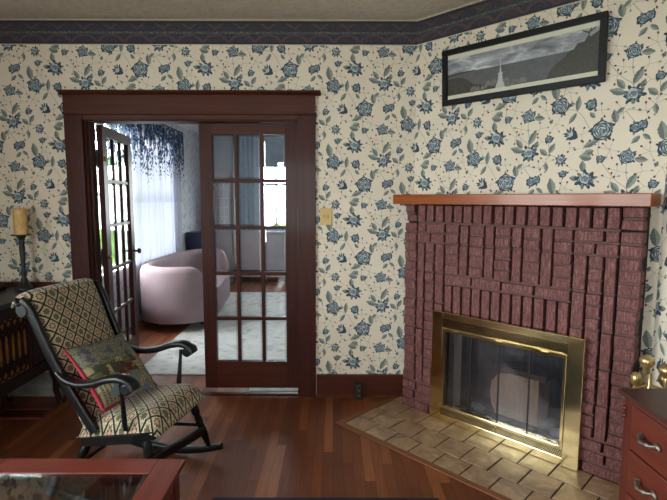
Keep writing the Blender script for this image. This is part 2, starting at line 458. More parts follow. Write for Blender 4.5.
def m_tapestry():
    k = NT('village_scene_tapestry'); v = k.coords('UV'); x, y, z = k.sep(v)
    cell = k.n('TexVoronoi', feature='F1', distance='CHEBYCHEV'); k.put(cell.inputs['Vector'], v); cell.inputs['Scale'].default_value = 7.5
    cr, cg, cb = k.sep(cell.outputs['Color'])
    n = k.noise(v, 9, 3, 0.6); fine = k.noise(v, 60, 2, 0.7)
    sky = k.ramp(n, [(0.40, rgb(76, 84, 92)), (0.52, rgb(96, 104, 108)), (0.62, rgb(70, 76, 62))])
    tree = k.math('MULTIPLY', k.math('GREATER_THAN', fine, 0.53), k.math('GREATER_THAN', n, 0.46))
    sky = k.mix(tree, sky, rgb(156, 146, 108))
    town = k.ramp(cr, [(0.0, rgb(70, 76, 58)), (0.25, rgb(98, 40, 50)), (0.38, rgb(150, 134, 104)), (0.58, rgb(72, 66, 62)), (0.72, rgb(104, 108, 78)), (0.88, rgb(176, 160, 126))], 'CONSTANT')
    fw = k.math('FRACT', k.math('MULTIPLY', x, 22.0)); fh = k.math('FRACT', k.math('MULTIPLY', y, 15.0))
    win = k.math('MULTIPLY', k.math('LESS_THAN', fw, 0.38), k.math('LESS_THAN', fh, 0.45))
    town = k.mix(k.math('MULTIPLY', win, k.math('GREATER_THAN', cg, 0.55)), town, rgb(40, 36, 38))
    low = k.ramp(cb, [(0.0, rgb(190, 178, 150)), (0.4, rgb(152, 142, 116)), (0.66, rgb(118, 48, 56)), (0.8, rgb(120, 134, 148))], 'CONSTANT')
    ks = k.math('MULTIPLY', k.math('LESS_THAN', k.math('FRACT', k.math('MULTIPLY', x, 17.0)), 0.55), k.math('GREATER_THAN', fine, 0.5))
    low = k.mix(k.math('MULTIPLY', ks, k.math('LESS_THAN', cb, 0.5)), low, rgb(44, 42, 44))
    t1 = k.math('GREATER_THAN', k.math('ADD', y, k.math('MULTIPLY', n, 0.3)), 0.74)
    t0 = k.math('LESS_THAN', k.math('ADD', y, k.math('MULTIPLY', n, 0.15)), 0.40)
    col = k.mix(t1, town, sky); col = k.mix(t0, col, low)
    col = k.mix(k.math('MULTIPLY', fine, 0.35), col, rgb(88, 80, 66))
    return k.bsdf(col, 0.9, 0, 0.1, 0, k.bump(fine, 0.3, 0.002))
M['tapestry'] = m_tapestry()

def m_rug():
    k = NT('pale_grey_patterned_rug'); v = k.coords()
    n = k.noise(v, 3.5, 4, 0.7, 1.5); w = k.voro(v, 11)
    f = k.math('ADD', k.math('MULTIPLY', n, 0.8), k.math('MULTIPLY', w, 0.25))
    col = k.ramp(f, [(0.36, rgb(172, 172, 172)), (0.5, rgb(206, 205, 202)), (0.75, rgb(218, 217, 213))])
    return k.bsdf(col, 0.95, 0, 0.1)
M['palerug'] = m_rug()
def m_cloud():
    k = NT('print_cloudy_sky'); v = k.coords(scale=(1, 1, 3.2))
    n = k.noise(v, 5.5, 5, 0.6, 0.5)
    return k.bsdf(k.ramp(n, [(0.34, rgb(96, 100, 106)), (0.5, rgb(146, 150, 156)), (0.66, rgb(206, 209, 212))]), 0.5, 0, 0.4)
M['cloud'] = m_cloud()
M['sea'] = plain('print_grey_sea', rgb(84, 86, 88), 0.5, var=0.12, scale=30)
M['shore'] = plain('print_dark_shore', rgb(60, 54, 48), 0.5, var=0.3, scale=40)
M['bushprint'] = plain('print_dark_bush', rgb(58, 55, 48), 0.5, var=0.3, scale=70)
M['towerprint'] = plain('print_white_tower', rgb(186, 186, 182), 0.5, var=0.12, scale=70)
M['roofs'] = plain('print_rooftops', rgb(116, 108, 102), 0.5, var=0.35, scale=60)
M['mat'] = plain('cream_mat_board', rgb(214, 210, 190), 0.7, var=0.02)

# ------------------------------------------------------------------ the flowered wallpaper (flat printed shapes on the wall's own mesh)
W_, R_ = 0.535, 0.54
def wallpaper_shapes():
    """one repeat of the rose trail: list of (triangles, colour, layer), metres from the round rose"""
    rnd = random.Random(11); out = []
    K = 0.00191
    def Q(x, y): return ((x - 88) * K, (125 - y) * K)
    def fan(c, pts, col, lay):
        n = len(pts)
        out.append(([(c, pts[i], pts[(i + 1) % n]) for i in range(n)], col, lay + .9 * len(out) / 1500.0))
    def blob(c, r, lob, amp, col, lay, asp=1.0, rot=0.0, n=30, jit=0.05, sharp=False):
        pts = []
        for i in range(n):
            a = 2 * PI * i / n
            w = math.cos(lob * a)
            if sharp: w = 1 - 2 * abs(((lob * a / (2 * PI)) % 1) - 0.5) * 2
            rr = r * (1 + amp * w + rnd.uniform(-jit, jit))
            x, y = rr * math.cos(a), rr * asp * math.sin(a)
            pts.append((c[0] + x * math.cos(rot) - y * math.sin(rot), c[1] + x * math.sin(rot) + y * math.cos(rot)))
        fan(c, pts, col, lay)
    def petal(c, ang, r0, r1, wd, col, lay):
        d = (math.cos(ang), math.sin(ang)); s = (-d[1], d[0])
        P = lambda t, w: (c[0] + d[0] * t + s[0] * w, c[1] + d[1] * t + s[1] * w)
        m = (r0 + r1) / 2
        fan(P(m, 0), [P(r0, 0), P(r0 * .6 + r1 * .4, -wd), P(r0 * .25 + r1 * .75, -wd * .9), P(r1, 0), P(r0 * .25 + r1 * .75, wd * .9), P(r0 * .6 + r1 * .4, wd)], col, lay)
    def leaf(c, ang, ln, wd):
        d = (math.cos(ang), math.sin(ang)); s = (-d[1], d[0])
        P = lambda t, w: (c[0] + d[0] * ln * t + s[0] * wd * w, c[1] + d[1] * ln * t + s[1] * wd * w)
        up = [(0, 0), (.12, .55), (.25, .8), (.33, .78), (.4, 1.0), (.52, .9), (.6, .98), (.75, .6), (.86, .42), (1, 0)]
        fan(P(.5, .3), [P(t, w) for t, w in up], 4, 2); fan(P(.5, -.3), [P(t, -w) for t, w in up[::-1]], 5, 2)
        fan(P(.5, 0), [P(.05, .06), P(.5, .1), P(.9, 0), P(.5, -.1), P(.05, -.06)], 4, 3)
    def stem(pts, w=0.0012):
        if len(pts) > 2:      # smooth bend through the points
            P = [pts[0]] + list(pts) + [pts[-1]]; sm = []
            for i in range(1, len(P) - 2):
                for k in range(4):
                    t = k / 4.0; a, b, c, d = P[i - 1], P[i], P[i + 1], P[i + 2]
                    sm.append(tuple(.5 * (2 * b[j] + (c[j] - a[j]) * t + (2 * a[j] - 5 * b[j] + 4 * c[j] - d[j]) * t * t + (3 * b[j] - a[j] - 3 * c[j] + d[j]) * t ** 3) for j in (0, 1)))
            pts = sm + [pts[-1]]
        for i in range(len(pts) - 1):
            a, b = Vector(pts[i]), Vector(pts[i + 1]); d = (b - a).normalized(); s = Vector((-d.y, d.x)) * w
            q = [tuple(a + s), tuple(a - s), tuple(b - s), tuple(b + s)]
            out.append(([(q[0], q[1], q[2]), (q[0], q[2], q[3])], 7, 1))
    def berries(c, n, rad):
        for i in range(n):
            a = 2 * PI * (i + rnd.uniform(-.3, .3)) / n; r = rad * rnd.uniform(.65, 1.1)
            p = (c[0] + r * math.cos(a), c[1] + r * math.sin(a))
            stem([c, p], 0.0007); petal(p, a, -.007, .010, .0052, 6 if i % 4 else 5, 2)
        
    def crescent(c, ang, rad, half, wd, col, lay):
        """curved petal stroke: an arc band thick in its middle"""
        n = 7; outer = []; inner = []
        for i in range(n):
            t = -1 + 2 * i / (n - 1); a = ang + half * t; w = wd * (1 - t * t)
            outer.append((c[0] + (rad + w) * math.cos(a), c[1] + (rad + w) * math.sin(a))); inner.append((c[0] + (rad - w * .6) * math.cos(a), c[1] + (rad - w * .6) * math.sin(a)))
        tr = []
        for i in range(n - 1): tr += [(outer[i], outer[i + 1], inner[i + 1]), (outer[i], inner[i + 1], inner[i])]
        out.append((tr, col, lay + .9 * len(out) / 1500.0))
    def bloom(c, r, kind, rot=0.0):
        u = rnd.uniform
        if kind == 'round':          # full rose seen from the front, whorled petals
            for i in range(5): petal(c, rot + 1.26 * i + u(-.3, .3), r * .6, r * 1.22, r * .13, 4 if i % 2 else 1, 2.2)
            blob(c, r * .96, 5, .08, 1, 3, asp=.88, rot=rot, jit=.07); blob((c[0] + .06 * r, c[1] + .05 * r), r * .82, 5, .07, 2, 4, asp=.86, rot=rot, jit=.06)
            for k, (rd, nn) in enumerate(((.82, 6), (.60, 5), (.38, 4), (.18, 2))):
                for i in range(nn):
                    a = rot + k * .6 + 2 * PI * i / nn + u(-.15, .15)
                    crescent(c, a, r * rd, 1.9 / nn * 1.35, r * .075, 1, 5 + k * .2); crescent((c[0] + u(-.06, .06) * r, c[1] + u(-.06, .06) * r), a + .1, r * (rd - .11), 1.7 / nn * 1.1, r * .075, 3, 5.1 + k * .2)
        elif kind == 'spiky':        # ragged bloom with pointed outer petals on one side
            for i in range(9): petal(c, rot + .7 * i + u(-.2, .2), r * .4, r * u(.95, 1.25), r * u(.13, .2), 1 if i % 3 else 4, 3)
            blob(c, r * .80, 5, .09, 1, 3.5, asp=.85, rot=rot, jit=.08)
            for i in range(8): petal(c, rot + .8 * i + u(-.2, .2), r * .35, r * u(.7, .95), r * u(.08, .14), 2, 4)
            d = (c[0] - .08 * r * math.cos(rot), c[1] + .1 * r)
            blob(d, r * .56, 4, .1, 3, 5, asp=.8, rot=rot, jit=.07); blob((d[0] + .05 * r, d[1] - .05 * r), r * .38, 4, .1, 2, 5.5, asp=.8, rot=rot, jit=.07)
            for k in range(3):
                for i in range(4 - k): crescent(d, rot + k + 1.6 * i + u(-.2, .2), r * (.5 - .16 * k), .5, r * .06, 3 if (i + k) % 2 else 1, 6 + .2 * k)
        elif kind == 'cup':          # half-open, mouth towards rot
            for i in range(6): petal(c, rot - 1.2 + .48 * i + u(-.1, .1), r * .2, r * u(1.05, 1.35), r * .14, 1, 3)
            blob(c, r * .85, 4, .08, 1, 3.4, asp=.82, rot=rot, jit=.07)
            for i in range(5): petal(c, rot - .9 + .45 * i, -.1 * r, r * u(.85, 1.1), r * .09, 2 if i % 2 else 3, 4)
            d = (c[0] + .15 * r * math.cos(rot), c[1] + .15 * r * math.sin(rot)); blob(d, r * .4, 4, .1, 3, 5, asp=.7, rot=rot + 1.5, jit=.08)
            for i in range(3): crescent(d, rot + PI + .8 * (i - 1), r * .3, .5, r * .05, 1, 6)
        else:                        # bud
            for i in range(3): petal(c, rot + 2.1 * i + u(-.4, .4), r * .3, r * 1.3, r * .2, 4, 2.4)
            blob(c, r * .95, 5, .08, 1, 3, asp=.88, rot=rot, jit=.07); blob((c[0], c[1] + .08 * r), r * .66, 4, .1, 2, 4, asp=.9, rot=rot, jit=.06)
            for i in range(4): crescent(c, rot + 1.57 * i + u(-.3, .3), r * (.5 if i % 2 else .34), .6, r * .09, 3 if i % 2 else 1, 5)
    # stems first
    stem([Q(103, 55), Q(97, 90), Q(90, 120)]); stem([Q(95, 140), Q(125, 140), Q(150, 160), Q(172, 200), Q(190, 225)])
    stem([Q(200, 225), Q(197, 262), Q(202, 285)]); stem([Q(205, 290), Q(225, 322), Q(250, 352), Q(275, 372), Q(280, 395)])
    stem([Q(215, 195), Q(240, 175), Q(270, 158), Q(300, 165)]); stem([Q(272, 300), Q(272, 330), Q(278, 360), Q(274, 395)])
    stem([Q(58, 225), Q(60, 262), Q(80, 275), Q(92, 285)]); stem([Q(60, 262), Q(50, 282)]); stem([Q(262, 160), Q(296, 205)])
    # leaves
    for x, y, a, l, w in [(76, 105, 100, 62, 20), (136, 145, 85, 52, 13), (134, 150, 235, 44, 11), (160, 40, 95, 40, 15), (150, 60, 170, 34, 13),
                          (192, 235, 205, 46, 15), (186, 262, 200, 40, 15), (182, 285, 165, 44, 17), (240, 190, 100, 46, 16), (240, 165, 40, 30, 10), (258, 112, 160, 52, 16), (256, 100, 125, 44, 14), (296, 104, 70, 30, 12),
                          (276, 90, 62, 58, 16), (290, 292, 352, 40, 14), (300, 230, 225, 34, 11), (306, 226, 320, 32, 10),
                          (55, 268, 140, 38, 14), (60, 262, 60, 40, 13), (50, 290, 280, 34, 11), (110, 128, 20, 24, 9), (65, 160, 250, 20, 8), (185, 170, 130, 28, 10)]:
        leaf(Q(x, y), math.radians(a), l * K * .84, w * K * .64)
    for x, y, n, r in [(45, 132, 5, 26), (76, 176, 5, 26), (112, 88, 5, 28), (200, 150, 4, 18), (160, 252, 6, 30), (228, 262, 6, 30), (150, 215, 4, 26), (255, 155, 5, 28), (330, 150, 5, 24), (128, 30, 3, 20),
                       (190, 345, 3, 14), (310, 165, 4, 20), (38, 225, 3, 18), (235, 345, 4, 22), (250, 40, 4, 22), (30, 185, 4, 22), (120, 250, 3, 16)]:
        berries(Q(x, y), n, r * K)
    for x, y, r, kd, ro in [(88, 125, 29, 'round', 0), (103, 44, 13, 'bud', .4), (168, 62, 30, 'spiky', .2), (173, 132, 18, 'bud', .9), (205, 207, 33, 'round', .5), (208, 212, 26, 'spiky', .7),
                            (124, 213, 22, 'cup', 2.6), (58, 220, 14, 'bud', .2), (96, 285, 19, 'spiky', .1), (205, 288, 13, 'bud', .2), (278, 118, 29, 'spiky', .5), (272, 285, 23, 'round', .3), (288, 208, 17, 'bud', 0), (304, 202, 16, 'bud', .7)]:
        bloom(Q(x, y), r * K * .94, kd, ro)
    return out
SHAPES = wallpaper_shapes()

def clip(poly, ax, lim, sgn):
    res = []
    for i in range(len(poly)):
        a, b = poly[i], poly[(i + 1) % len(poly)]
        ia, ib = (a[ax] - lim) * sgn >= 0, (b[ax] - lim) * sgn >= 0
        if ia: res.append(a)
        if ia != ib:
            t = (lim - a[ax]) / (b[ax] - a[ax]); res.append(tuple(a[k] + (b[k] - a[k]) * t for k in (0, 1)))
    return res

def paper_on(mb, put, x0, x1, z0, z1, px, pz, holes=()):
    """print the repeat over a wall rectangle; put(s, z, height) -> 3D point"""
    i0, i1 = int((x0 - px) / W_) - 2, int((x1 - px) / W_) + 2
    for i in range(i0, i1 + 1):
        for j in range(-8, 10):
            ox, oz = px + i * W_, pz + j * R_ + (R_ / 2 if i % 2 else 0)
            if oz > z1 + .5 or oz < z0 - .5: continue
            for tris, col, lay in SHAPES:
                cx, cz = ox + tris[0][0][0], oz + tris[0][0][1]
                if cx < x0 - .12 or cx > x1 + .12 or cz < z0 - .12 or cz > z1 + .12: continue
                if any(h[0] < cx < h[1] and h[2] < cz < h[3] for h in holes): continue
                for t in tris:
                    P = [(ox + q[0], oz + q[1]) for q in t]
                    if min(p[0] for p in P) < x0: P = clip(P, 0, x0, 1)
                    if len(P) > 2 and max(p[0] for p in P) > x1: P = clip(P, 0, x1, -1)
                    if len(P) > 2 and min(p[1] for p in P) < z0: P = clip(P, 1, z0, 1)
                    if len(P) > 2 and max(p[1] for p in P) > z1: P = clip(P, 1, z1, -1)
                    if len(P) > 2: mb.add([put(p[0], p[1], 0.0003 * lay) for p in P], [tuple(range(len(P)))], col)

# ------------------------------------------------------------------ room shell
struct('floor', MB().box(XL - .1, 2.3, YF - .1, FY1 + .1, -0.06, 0.0), M['floor'])
struct('ceiling', MB().box(XL - .1, 2.3, YF - .1, FY1 + .1, CEIL, CEIL + .06), M['ceil'])
# wall with the double doors (this side papered, other side pale paper)
mb = MB()
for x0, x1, z0, z1 in ((XL, DX0, 0, CEIL), (DX1, CX0 + .16, 0, CEIL), (DX0, DX1, DZ, CEIL)):
    mb.box(x0, x1, YB, FY0, z0, z1, 0)
paper_on(mb, lambda s, z, h: (s, YB - .0004 - h, z), XL + .001, CX0 - .001, 0.16, 2.592, 0.0, 1.764, [(-1.86, -0.21, -1, 2.16)])
struct('wall_back', mb, WPM)
mb = MB()
for x0, x1, z0, z1 in ((FX0, DX0, 0, CEIL), (DX1, FX1, 0, CEIL), (DX0, DX1, DZ, CEIL)):
    mb.box(x0, x1, FY0, FY0 + .004, z0, z1, 0)
struct('wall_parlour_front', mb, M['palepaper'])
# slanting chimney wall with the fire opening
def dg(t, n, z):
    return ((t + (DIAG - n)) / r2, (-t + (DIAG - n)) / r2, z)
T0, T1 = (CX0 - YB) / r2, (XR - (4.12 - XR)) / r2
mb = MB()
def dbox(mb, t0, t1, n0, n1, z0, z1, m=0):
    vs = [dg(t, n, z) for z in (z0, z1) for (t, n) in ((t0, n0), (t1, n0), (t1, n1), (t0, n1))]
    mb.add(vs, [(0, 3, 2, 1), (4, 5, 6, 7), (0, 1, 5, 4), (1, 2, 6, 5), (2, 3, 7, 6), (3, 0, 4, 7)], m)
fo0, fo1, foz = DT - .40, DT + .43, 0.66
dbox(mb, T0, fo0, 0, -.1, 0, CEIL); dbox(mb, fo1, T1, 0, -.1, 0, CEIL); dbox(mb, fo0, fo1, 0, -.1, foz, CEIL)
paper_on(mb, lambda s, z, h: dg(s, .0004 + h, z), T0 + .001, T1 - .001, 0.0, 2.592, -1.604, 1.762, [(DT - .70, DT + .70, -1, 1.44)])
struct('wall_chimney', mb, WPM)
# right wall
mb = MB().box(XR, XR + .1, YF, 2.55, 0, CEIL)
paper_on(mb, lambda s, z, h: (XR - .0004 - h, s, z), 0.6, 2.44, 0.16, 2.592, 2.3, 1.9)
struct('wall_right', mb, WPM)

# windows of this room: two on the left wall, one unseen, added behind the camera as fill
def holed(mb, put, a0, a1, holes, zt=CEIL, m=0):
    """wall boxes round window holes (a0,a1,z0,z1) sorted along a"""
    cur = a0
    for h0, h1, z0, z1 in holes:
        put(mb, cur, h0, 0, zt); put(mb, h0, h1, 0, z0); put(mb, h0, h1, z1, zt); cur = h1
    put(mb, cur, a1, 0, zt)
WIN_L = [(-0.80, 0.25, 0.70, 2.35), (0.55, 1.60, 0.70, 2.35)]
WIN_FILL = [(-1.2, -0.2, 0.80, 2.30)]  # unseen window, added to fill the room with daylight
mb = MB()
holed(mb, lambda b, a, c, z0, z1: b.box(XL - .12, XL, a, c, z0, z1), YF, YB, WIN_L)
paper_on(mb, lambda s, z, h: (XL + .0004 + h, s, z), -0.6, YB - .001, 0.16, 2.592, 0.2, 1.9, [(a - .08, b + .08, c - .08, d + .08) for a, b, c, d in WIN_L])
struct('wall_left', mb, WPM)
mb = MB()
holed(mb, lambda b, a, c, z0, z1: b.box(a, c, YF - .12, YF, z0, z1), XL - .12, XR + .1, WIN_FILL)
struct('wall_front', mb, M['paper'])
# the parlour beyond
WIN_P = [(4.55, 7.10, 0.72, 2.36)]
WIN_B = [(-1.34, -0.45, 0.90, 2.62)]
mb = MB(); holed(mb, lambda b, a, c, z0, z1: b.box(FX0 - .12, FX0, a, c, z0, z1), FY0, FY1 + .1, WIN_P)
struct('wall_parlour_left', mb, M['palepaper'])
mb = MB(); holed(mb, lambda b, a, c, z0, z1: b.box(a, c, FY1, FY1 + .12, z0, z1), FX0, FX1, WIN_B)
struct('wall_parlour_back', mb, M['slate'])
struct('wall_parlour_right', MB().box(FX1, FX1 + .1, FY0, FY1 + .1, 0, CEIL), M['palepaper'])

def window(n, axis, pos, depth, h, mat, bars_a=1, bars_z=1):
    """casing, sashes and panes in the hole h on a wall whose room face is at pos; depth points outdoors"""
    a0, a1, z0, z1 = h
    def B(mb, p0, p1, q0, q1, y0, y1):
        lo, hi = sorted((pos + p0 * depth, pos + p1 * depth))
        (mb.box(lo, hi, q0, q1, y0, y1) if axis == 'x' else mb.box(q0, q1, lo, hi, y0, y1)); return mb
    root = struct_root('window_%d' % n)
    c = MB()
    for q in ((a0 - .09, a0, z0 - .05, z1 + .11), (a1, a1 + .09, z0 - .05, z1 + .11), (a0, a1, z1, z1 + .11), (a0, a1, z0 - .05, z0)): B(c, -.02, 0, q[0], q[1], q[2], q[3])
    B(c, -.05, -.02, a0 - .11, a1 + .11, z0 - .03, z0)
    obj('window_casing', c, mat, root, .003)
    s = MB(); f = .045
    for q in ((a0, a0 + f, z0, z1), (a1 - f, a1, z0, z1), (a0 + f, a1 - f, z0, z0 + f), (a0 + f, a1 - f, z1 - f, z1), (a0 + f, a1 - f, (z0 + z1) / 2 - .02, (z0 + z1) / 2 + .02)): B(s, .04, .075, q[0], q[1], q[2], q[3])
    for i in range(1, bars_a + 1):
        q = a0 + (a1 - a0) * i / (bars_a + 1); B(s, .045, .07, q - .015, q + .015, z0 + f, z1 - f)
    obj('window_sash', s, mat, root, .002)
    g = MB(); B(g, .055, .058, a0 + f, a1 - f, z0 + f, z1 - f)
    obj('window_pane', g, M['glass'], root)
    return root
window(1, 'x', XL, -1, WIN_L[0], M['trim_v']); window(2, 'x', XL, -1, WIN_L[1], M['trim_v'])
window(3, 'y', YF, -1, WIN_FILL[0], M['trim_v'])
window(4, 'x', FX0, -1, WIN_P[0], M['white'], 5); window(5, 'y', FY1, 1, WIN_B[0], M['slate'], 2)

# frieze border paper with its thin cream edge at the ceiling
mb = MB(); L1 = CX0 + 0.0
mb.box(XL, CX0, YB - .004, YB - .0034, 2.586, 2.748, 0); mb.box(XL, CX0 + .01, YB - .010, YB - .0001, 2.749, CEIL, 1)
mb.box(XL, CX0, YB - .0045, YB - .0002, 2.584, 2.589, 1)
struct('trim_1', mb, [M['border'], M['cream']])
tr = struct_root('trim_2', fire_loc, fire_rz)
mb = MB(); lx0, lx1 = T0 - DT, T1 - DT
mb.box(lx0, lx1, -.004, -.0034, 2.588, 2.748, 0); mb.box(lx0 - .004, lx1, -.014, -.0001, 2.747, CEIL, 1); mb.box(lx0, lx1, -.0045, -.0002, 2.584, 2.589, 1)
obj('border_paper', mb, [M['border'], M['cream']], tr)
mb = MB(); mb.box(XR - .004, XR - .0034, YF, 2.44, 2.588, 2.748, 0); mb.box(XR - .014, XR, YF, 2.44, 2.747, CEIL, 1)
struct('trim_3', mb, [M['border'], M['cream']])
mb = MB(); mb.box(XL + .0034, XL + .004, YF, YB - .01, 2.588, 2.748, 0); mb.box(XL, XL + .014, YF, YB - .015, 2.747, CEIL, 1)
struct('trim_4', mb, [M['border'], M['cream']])
# baseboards
def base(name, x0, x1):
    mb = MB(); mb.box(x0, x1, YB - .018, YB - .0015, 0, .150); mb.box(x0, x1, YB - .028, YB - .0015, .150, .172)
    mb.prism([(YB - .018, 0), (YB - .018, .02), (YB - .034, .0)], 'x', x0, x1)
    struct(name, mb, M['trim'], bevel=.003)
base('baseboard_back', -0.125, 0.56)
mb = MB(); mb.box(XR - .018, XR - .0015, YF, 1.0, 0, .15); struct('baseboard_right', mb, M['trim_y'])
mb = MB(); mb.box(XL + .0015, XL + .018, YF, YB, 0, .17); struct('baseboard_left', mb, M['trim_y'])
# short painted stretch of baseboard behind the console cabinet
mb = MB()
mb.prism([(YB - .0015, 0), (YB - .03, 0), (YB - .03, .10), (YB - .036, .11), (YB - .036, .125), (YB - .028, .13), (YB - .034, .15), (YB - .034, .165), (YB - .02, .18), (YB - .0015, .18)], 'x', -2.6, -1.975)
struct('baseboard_corner', mb, M['dullmould'])
# door casing: posts, fascia, bead, cap
mb = MB(); yc = YB - .0015
for x0, x1 in ((-1.937, DX0 + .004), (DX1 - .012, -0.131)):
    mb.box(x0, x1, yc - .024, yc, 0, 2.098)
mb.box(-1.937 + .100, DX0 + .006, yc - .030, yc - .024, 0, 2.09); 
struct('trim_5', mb, M['trim_v'], bevel=.004)
mb = MB()
mb.box(-1.937, -0.131, yc - .026, yc, 2.114, 2.236); mb.box(-1.942, -0.124, yc - .036, yc, 2.098, 2.114)
mb.box(DX0, DX1, yc - .022, yc, DZ - .012, 2.098)
mb.prism([(yc, 2.234), (yc - .028, 2.234), (yc - .042, 2.248), (yc - .056, 2.251), (yc - .056, 2.264), (yc, 2.264)], 'x', -1.957, -0.094)
struct('trim_6', mb, M['trim'], bevel=.003)
# plinth block and jambs
mb = MB(); mb.box(DX1 + .0, -0.131, yc - .03, yc - .0245, 0, .19); struct('trim_7', mb, M['trim_v'], bevel=.003)
mb = MB()
mb.box(DX0, DX0 + .018, YB, FY0 + .012, 0, DZ - .02); mb.box(DX1 - .018, DX1, YB, FY0 + .012, 0, DZ - .02); mb.box(DX0, DX1, YB, FY0 + .012, DZ - .02, DZ)
mb.box(DX0 + .018, DX0 + .03, YB + .03, YB + .055, 0, DZ - .02)
struct('trim_8', mb, M['trim_v'], bevel=.002)
mb = MB(); mb.prism([(YB - .012, 0), (YB + .01, .006), (FY0 - .07, .006), (FY0 - .06, 0)], 'x', DX0 + .02, DX1 - .02)
struct('trim_9', mb, M['trim'])
struct('trim_11', MB().box(-.66, DX1 - .02, FY0 - .05, FY0 + .05, .0005, .008), M['gapstrip'])  # pale threshold strip, added to show as the light strip under the door
# parlour crown moulding
mb = MB(); mb.prism([(FX0, 2.62), (FX0 + .03, 2.63), (FX0 + .05, 2.67), (FX0 + .10, 2.72), (FX0 + .12, CEIL), (FX0, CEIL)], 'y', FY0 + .01, FY1 - .001) if False else None
prof = [(FX0 + .001, 2.62), (FX0 + .03, 2.63), (FX0 + .05, 2.67), (FX0 + .10, 2.72), (FX0 + .12, CEIL - .001), (FX0 + .001, CEIL - .001)]
mb.prism(prof, 'y', FY0 + .01, FY1 - .001); struct('trim_10', mb, M['white'])
mb = MB(); mb.box(FX0 + .14, FX1, FY1 - .03, FY1 - .001, 0, .20); struct('baseboard_parlour', mb, M['darkwood'])
mb = MB(); mb.box(FX0 + .001, FX0 + .02, FY0 + .1, FY1 - .04, 0, .16); struct('baseboard_parlour_left', mb, M['white'])
# parlour back wall panelling below the sill
mb = MB(); mb.box(FX0 + .15, FX1, FY1 - .02, FY1 - .001, .20, .90)
for i in range(16):
    x = FX0 + .2 + i * .28; mb.box(x, x + .05, FY1 - .028, FY1 - .02, .22, .86)
mb.box(FX0 + .15, FX1, FY1 - .04, FY1 - .001, .86, .91); struct('wall_wainscot', mb, M['lavender'])

# ------------------------------------------------------------------ French doors
def french_door(name, loc, rz, w, h0, h1, panes_x0, panes_x1, hinge_left, knob_x=None):
    root = struct_root(name, loc, rz)
    t0, t1 = -.02, .02
    bx0, bx1 = panes_x0, panes_x1; z0, z1 = .242, 1.973
    f = MB(); f.box(0, bx0, t0, t1, h0, h1); f.box(bx1, w, t0, t1, h0, h1)
    obj('door_stiles', f, M['trim_v'], root, .002)
    f = MB(); f.box(bx0, bx1, t0, t1, h0, z0); f.box(bx0, bx1, t0, t1, z1, h1)
    obj('door_rails', f, M['trim'], root, .002)
    nx, nz, mw = 3, 5, .026
    pw = (bx1 - bx0 - (nx - 1) * mw) / nx; ph = (z1 - z0 - (nz - 1) * mw) / nz
    f = MB()
    for i in range(1, nx): x = bx0 + i * pw + (i - 1) * mw; f.box(x, x + mw, -.013, .013, z0, z1)
    for j in range(1, nz): z = z0 + j * ph + (j - 1) * mw; f.box(bx0, bx1, -.0125, .0125, z, z + mw)
    obj('door_muntins', f, M['trim_v'], root, .004)
    for i in range(nx):
        for j in range(nz):
            x = bx0 + i * (pw + mw); z = z0 + j * (ph + mw); b = .013
            g = MB(); O_ = [(x, -.001, z), (x + pw, -.001, z), (x + pw, -.001, z + ph), (x, -.001, z + ph)]
            I_ = [(x + b, -.005, z + b), (x + pw - b, -.005, z + b), (x + pw - b, -.005, z + ph - b), (x + b, -.005, z + ph - b)]
            g.add(I_, [(0, 1, 2, 3)], 0)
            g.add(O_ + I_, [(0, 1, 5, 4), (1, 2, 6, 5), (2, 3, 7, 6), (3, 0, 4, 7)], 1)
            obj('glass_pane', g, [M['glass'], M['bevelglass']], root)
    return root
dr = french_door('door_1', (-0.996, 3.622, 0), 0, .726, .030, 2.053, .094, .636, False)
ang = math.atan2(4.418 - 3.675, -1.872 + 1.778)
dl = french_door('door_2', (-1.772, 3.685, 0), ang, .75, .016, 2.053, .10, .65, True)
for z in (1.80, 1.045):
    h = MB(); h.box(-.018, .03, .0205, .026, z - .05, z + .05); h.lathe([(0.0075, -.055), (.0075, .055)], (-.012, .016, z), 12); h.ball((-.012, .016, z + .06), .009); h.ball((-.012, .016, z - .06), .009)
    obj('hinge', h, M['blackiron'], dl)
    h = MB(); h.ball((.034, -.028, z), .016); h.lathe([(.012, 0), (.012, .01)], (.034, -.03, z), 12, axis=(0, 1, 0)); obj('hinge_boss', h, M['brass'], dl)
k = MB(); k.lathe([(.024, 0), (.024, .006), (.01, .008), (.009, .03), (.022, .038), (.026, .05), (.018, .062), (.004, .066)], (.70, -.02, 1.02), 16, axis=(0, -1, 0)); k.box(.68, .72, -.024, -.02, .93, 1.08)
obj('door_knob', k, M['blackiron'], dl)
k = MB(); k.lathe([(.024, 0), (.024, .006), (.01, .008), (.009, .03), (.022, .038), (.026, .05), (.018, .062), (.004, .066)], (.70, .02, 1.02), 16, axis=(0, 1, 0)); obj('door_knob', k, M['blackiron'], dl)

# ------------------------------------------------------------------ light switch, baseboard device
t = thing('light_switch', 'ivory light switch plate with two toggles on the flowered wall right of the doors', 'light switch', (-0.055, YB - .002, 1.372))
obj('switch_plate', MB().box(-.043, .043, -.007, 0, -.062, .062), M['ivory'], t, .004)
obj('switch_toggle', MB().box(-.019, -.008, -.018, -.006, -.012, .014), M['ivory_d'], t, .002)
obj('switch_toggle', MB().box(.008, .019, -.018, -.006, -.014, .012), M['ivory_d'], t, .002)
t = thing('outlet_box', 'small upright black box with pale dots against the baseboard right of the doors', 'outlet', (0.191, YB - .05, 0.0))
obj('box_body', MB().box(-.026, .026, -.03, .028, 0, .118), M['blackiron'], t, .006)
for z in (.035, .07):
    obj('socket_dot', MB().lathe([(.007, 0), (.007, .003), (.001, .004)], (.004, -.03, z), 10, axis=(0, -1, 0)), M['pewter'], t)

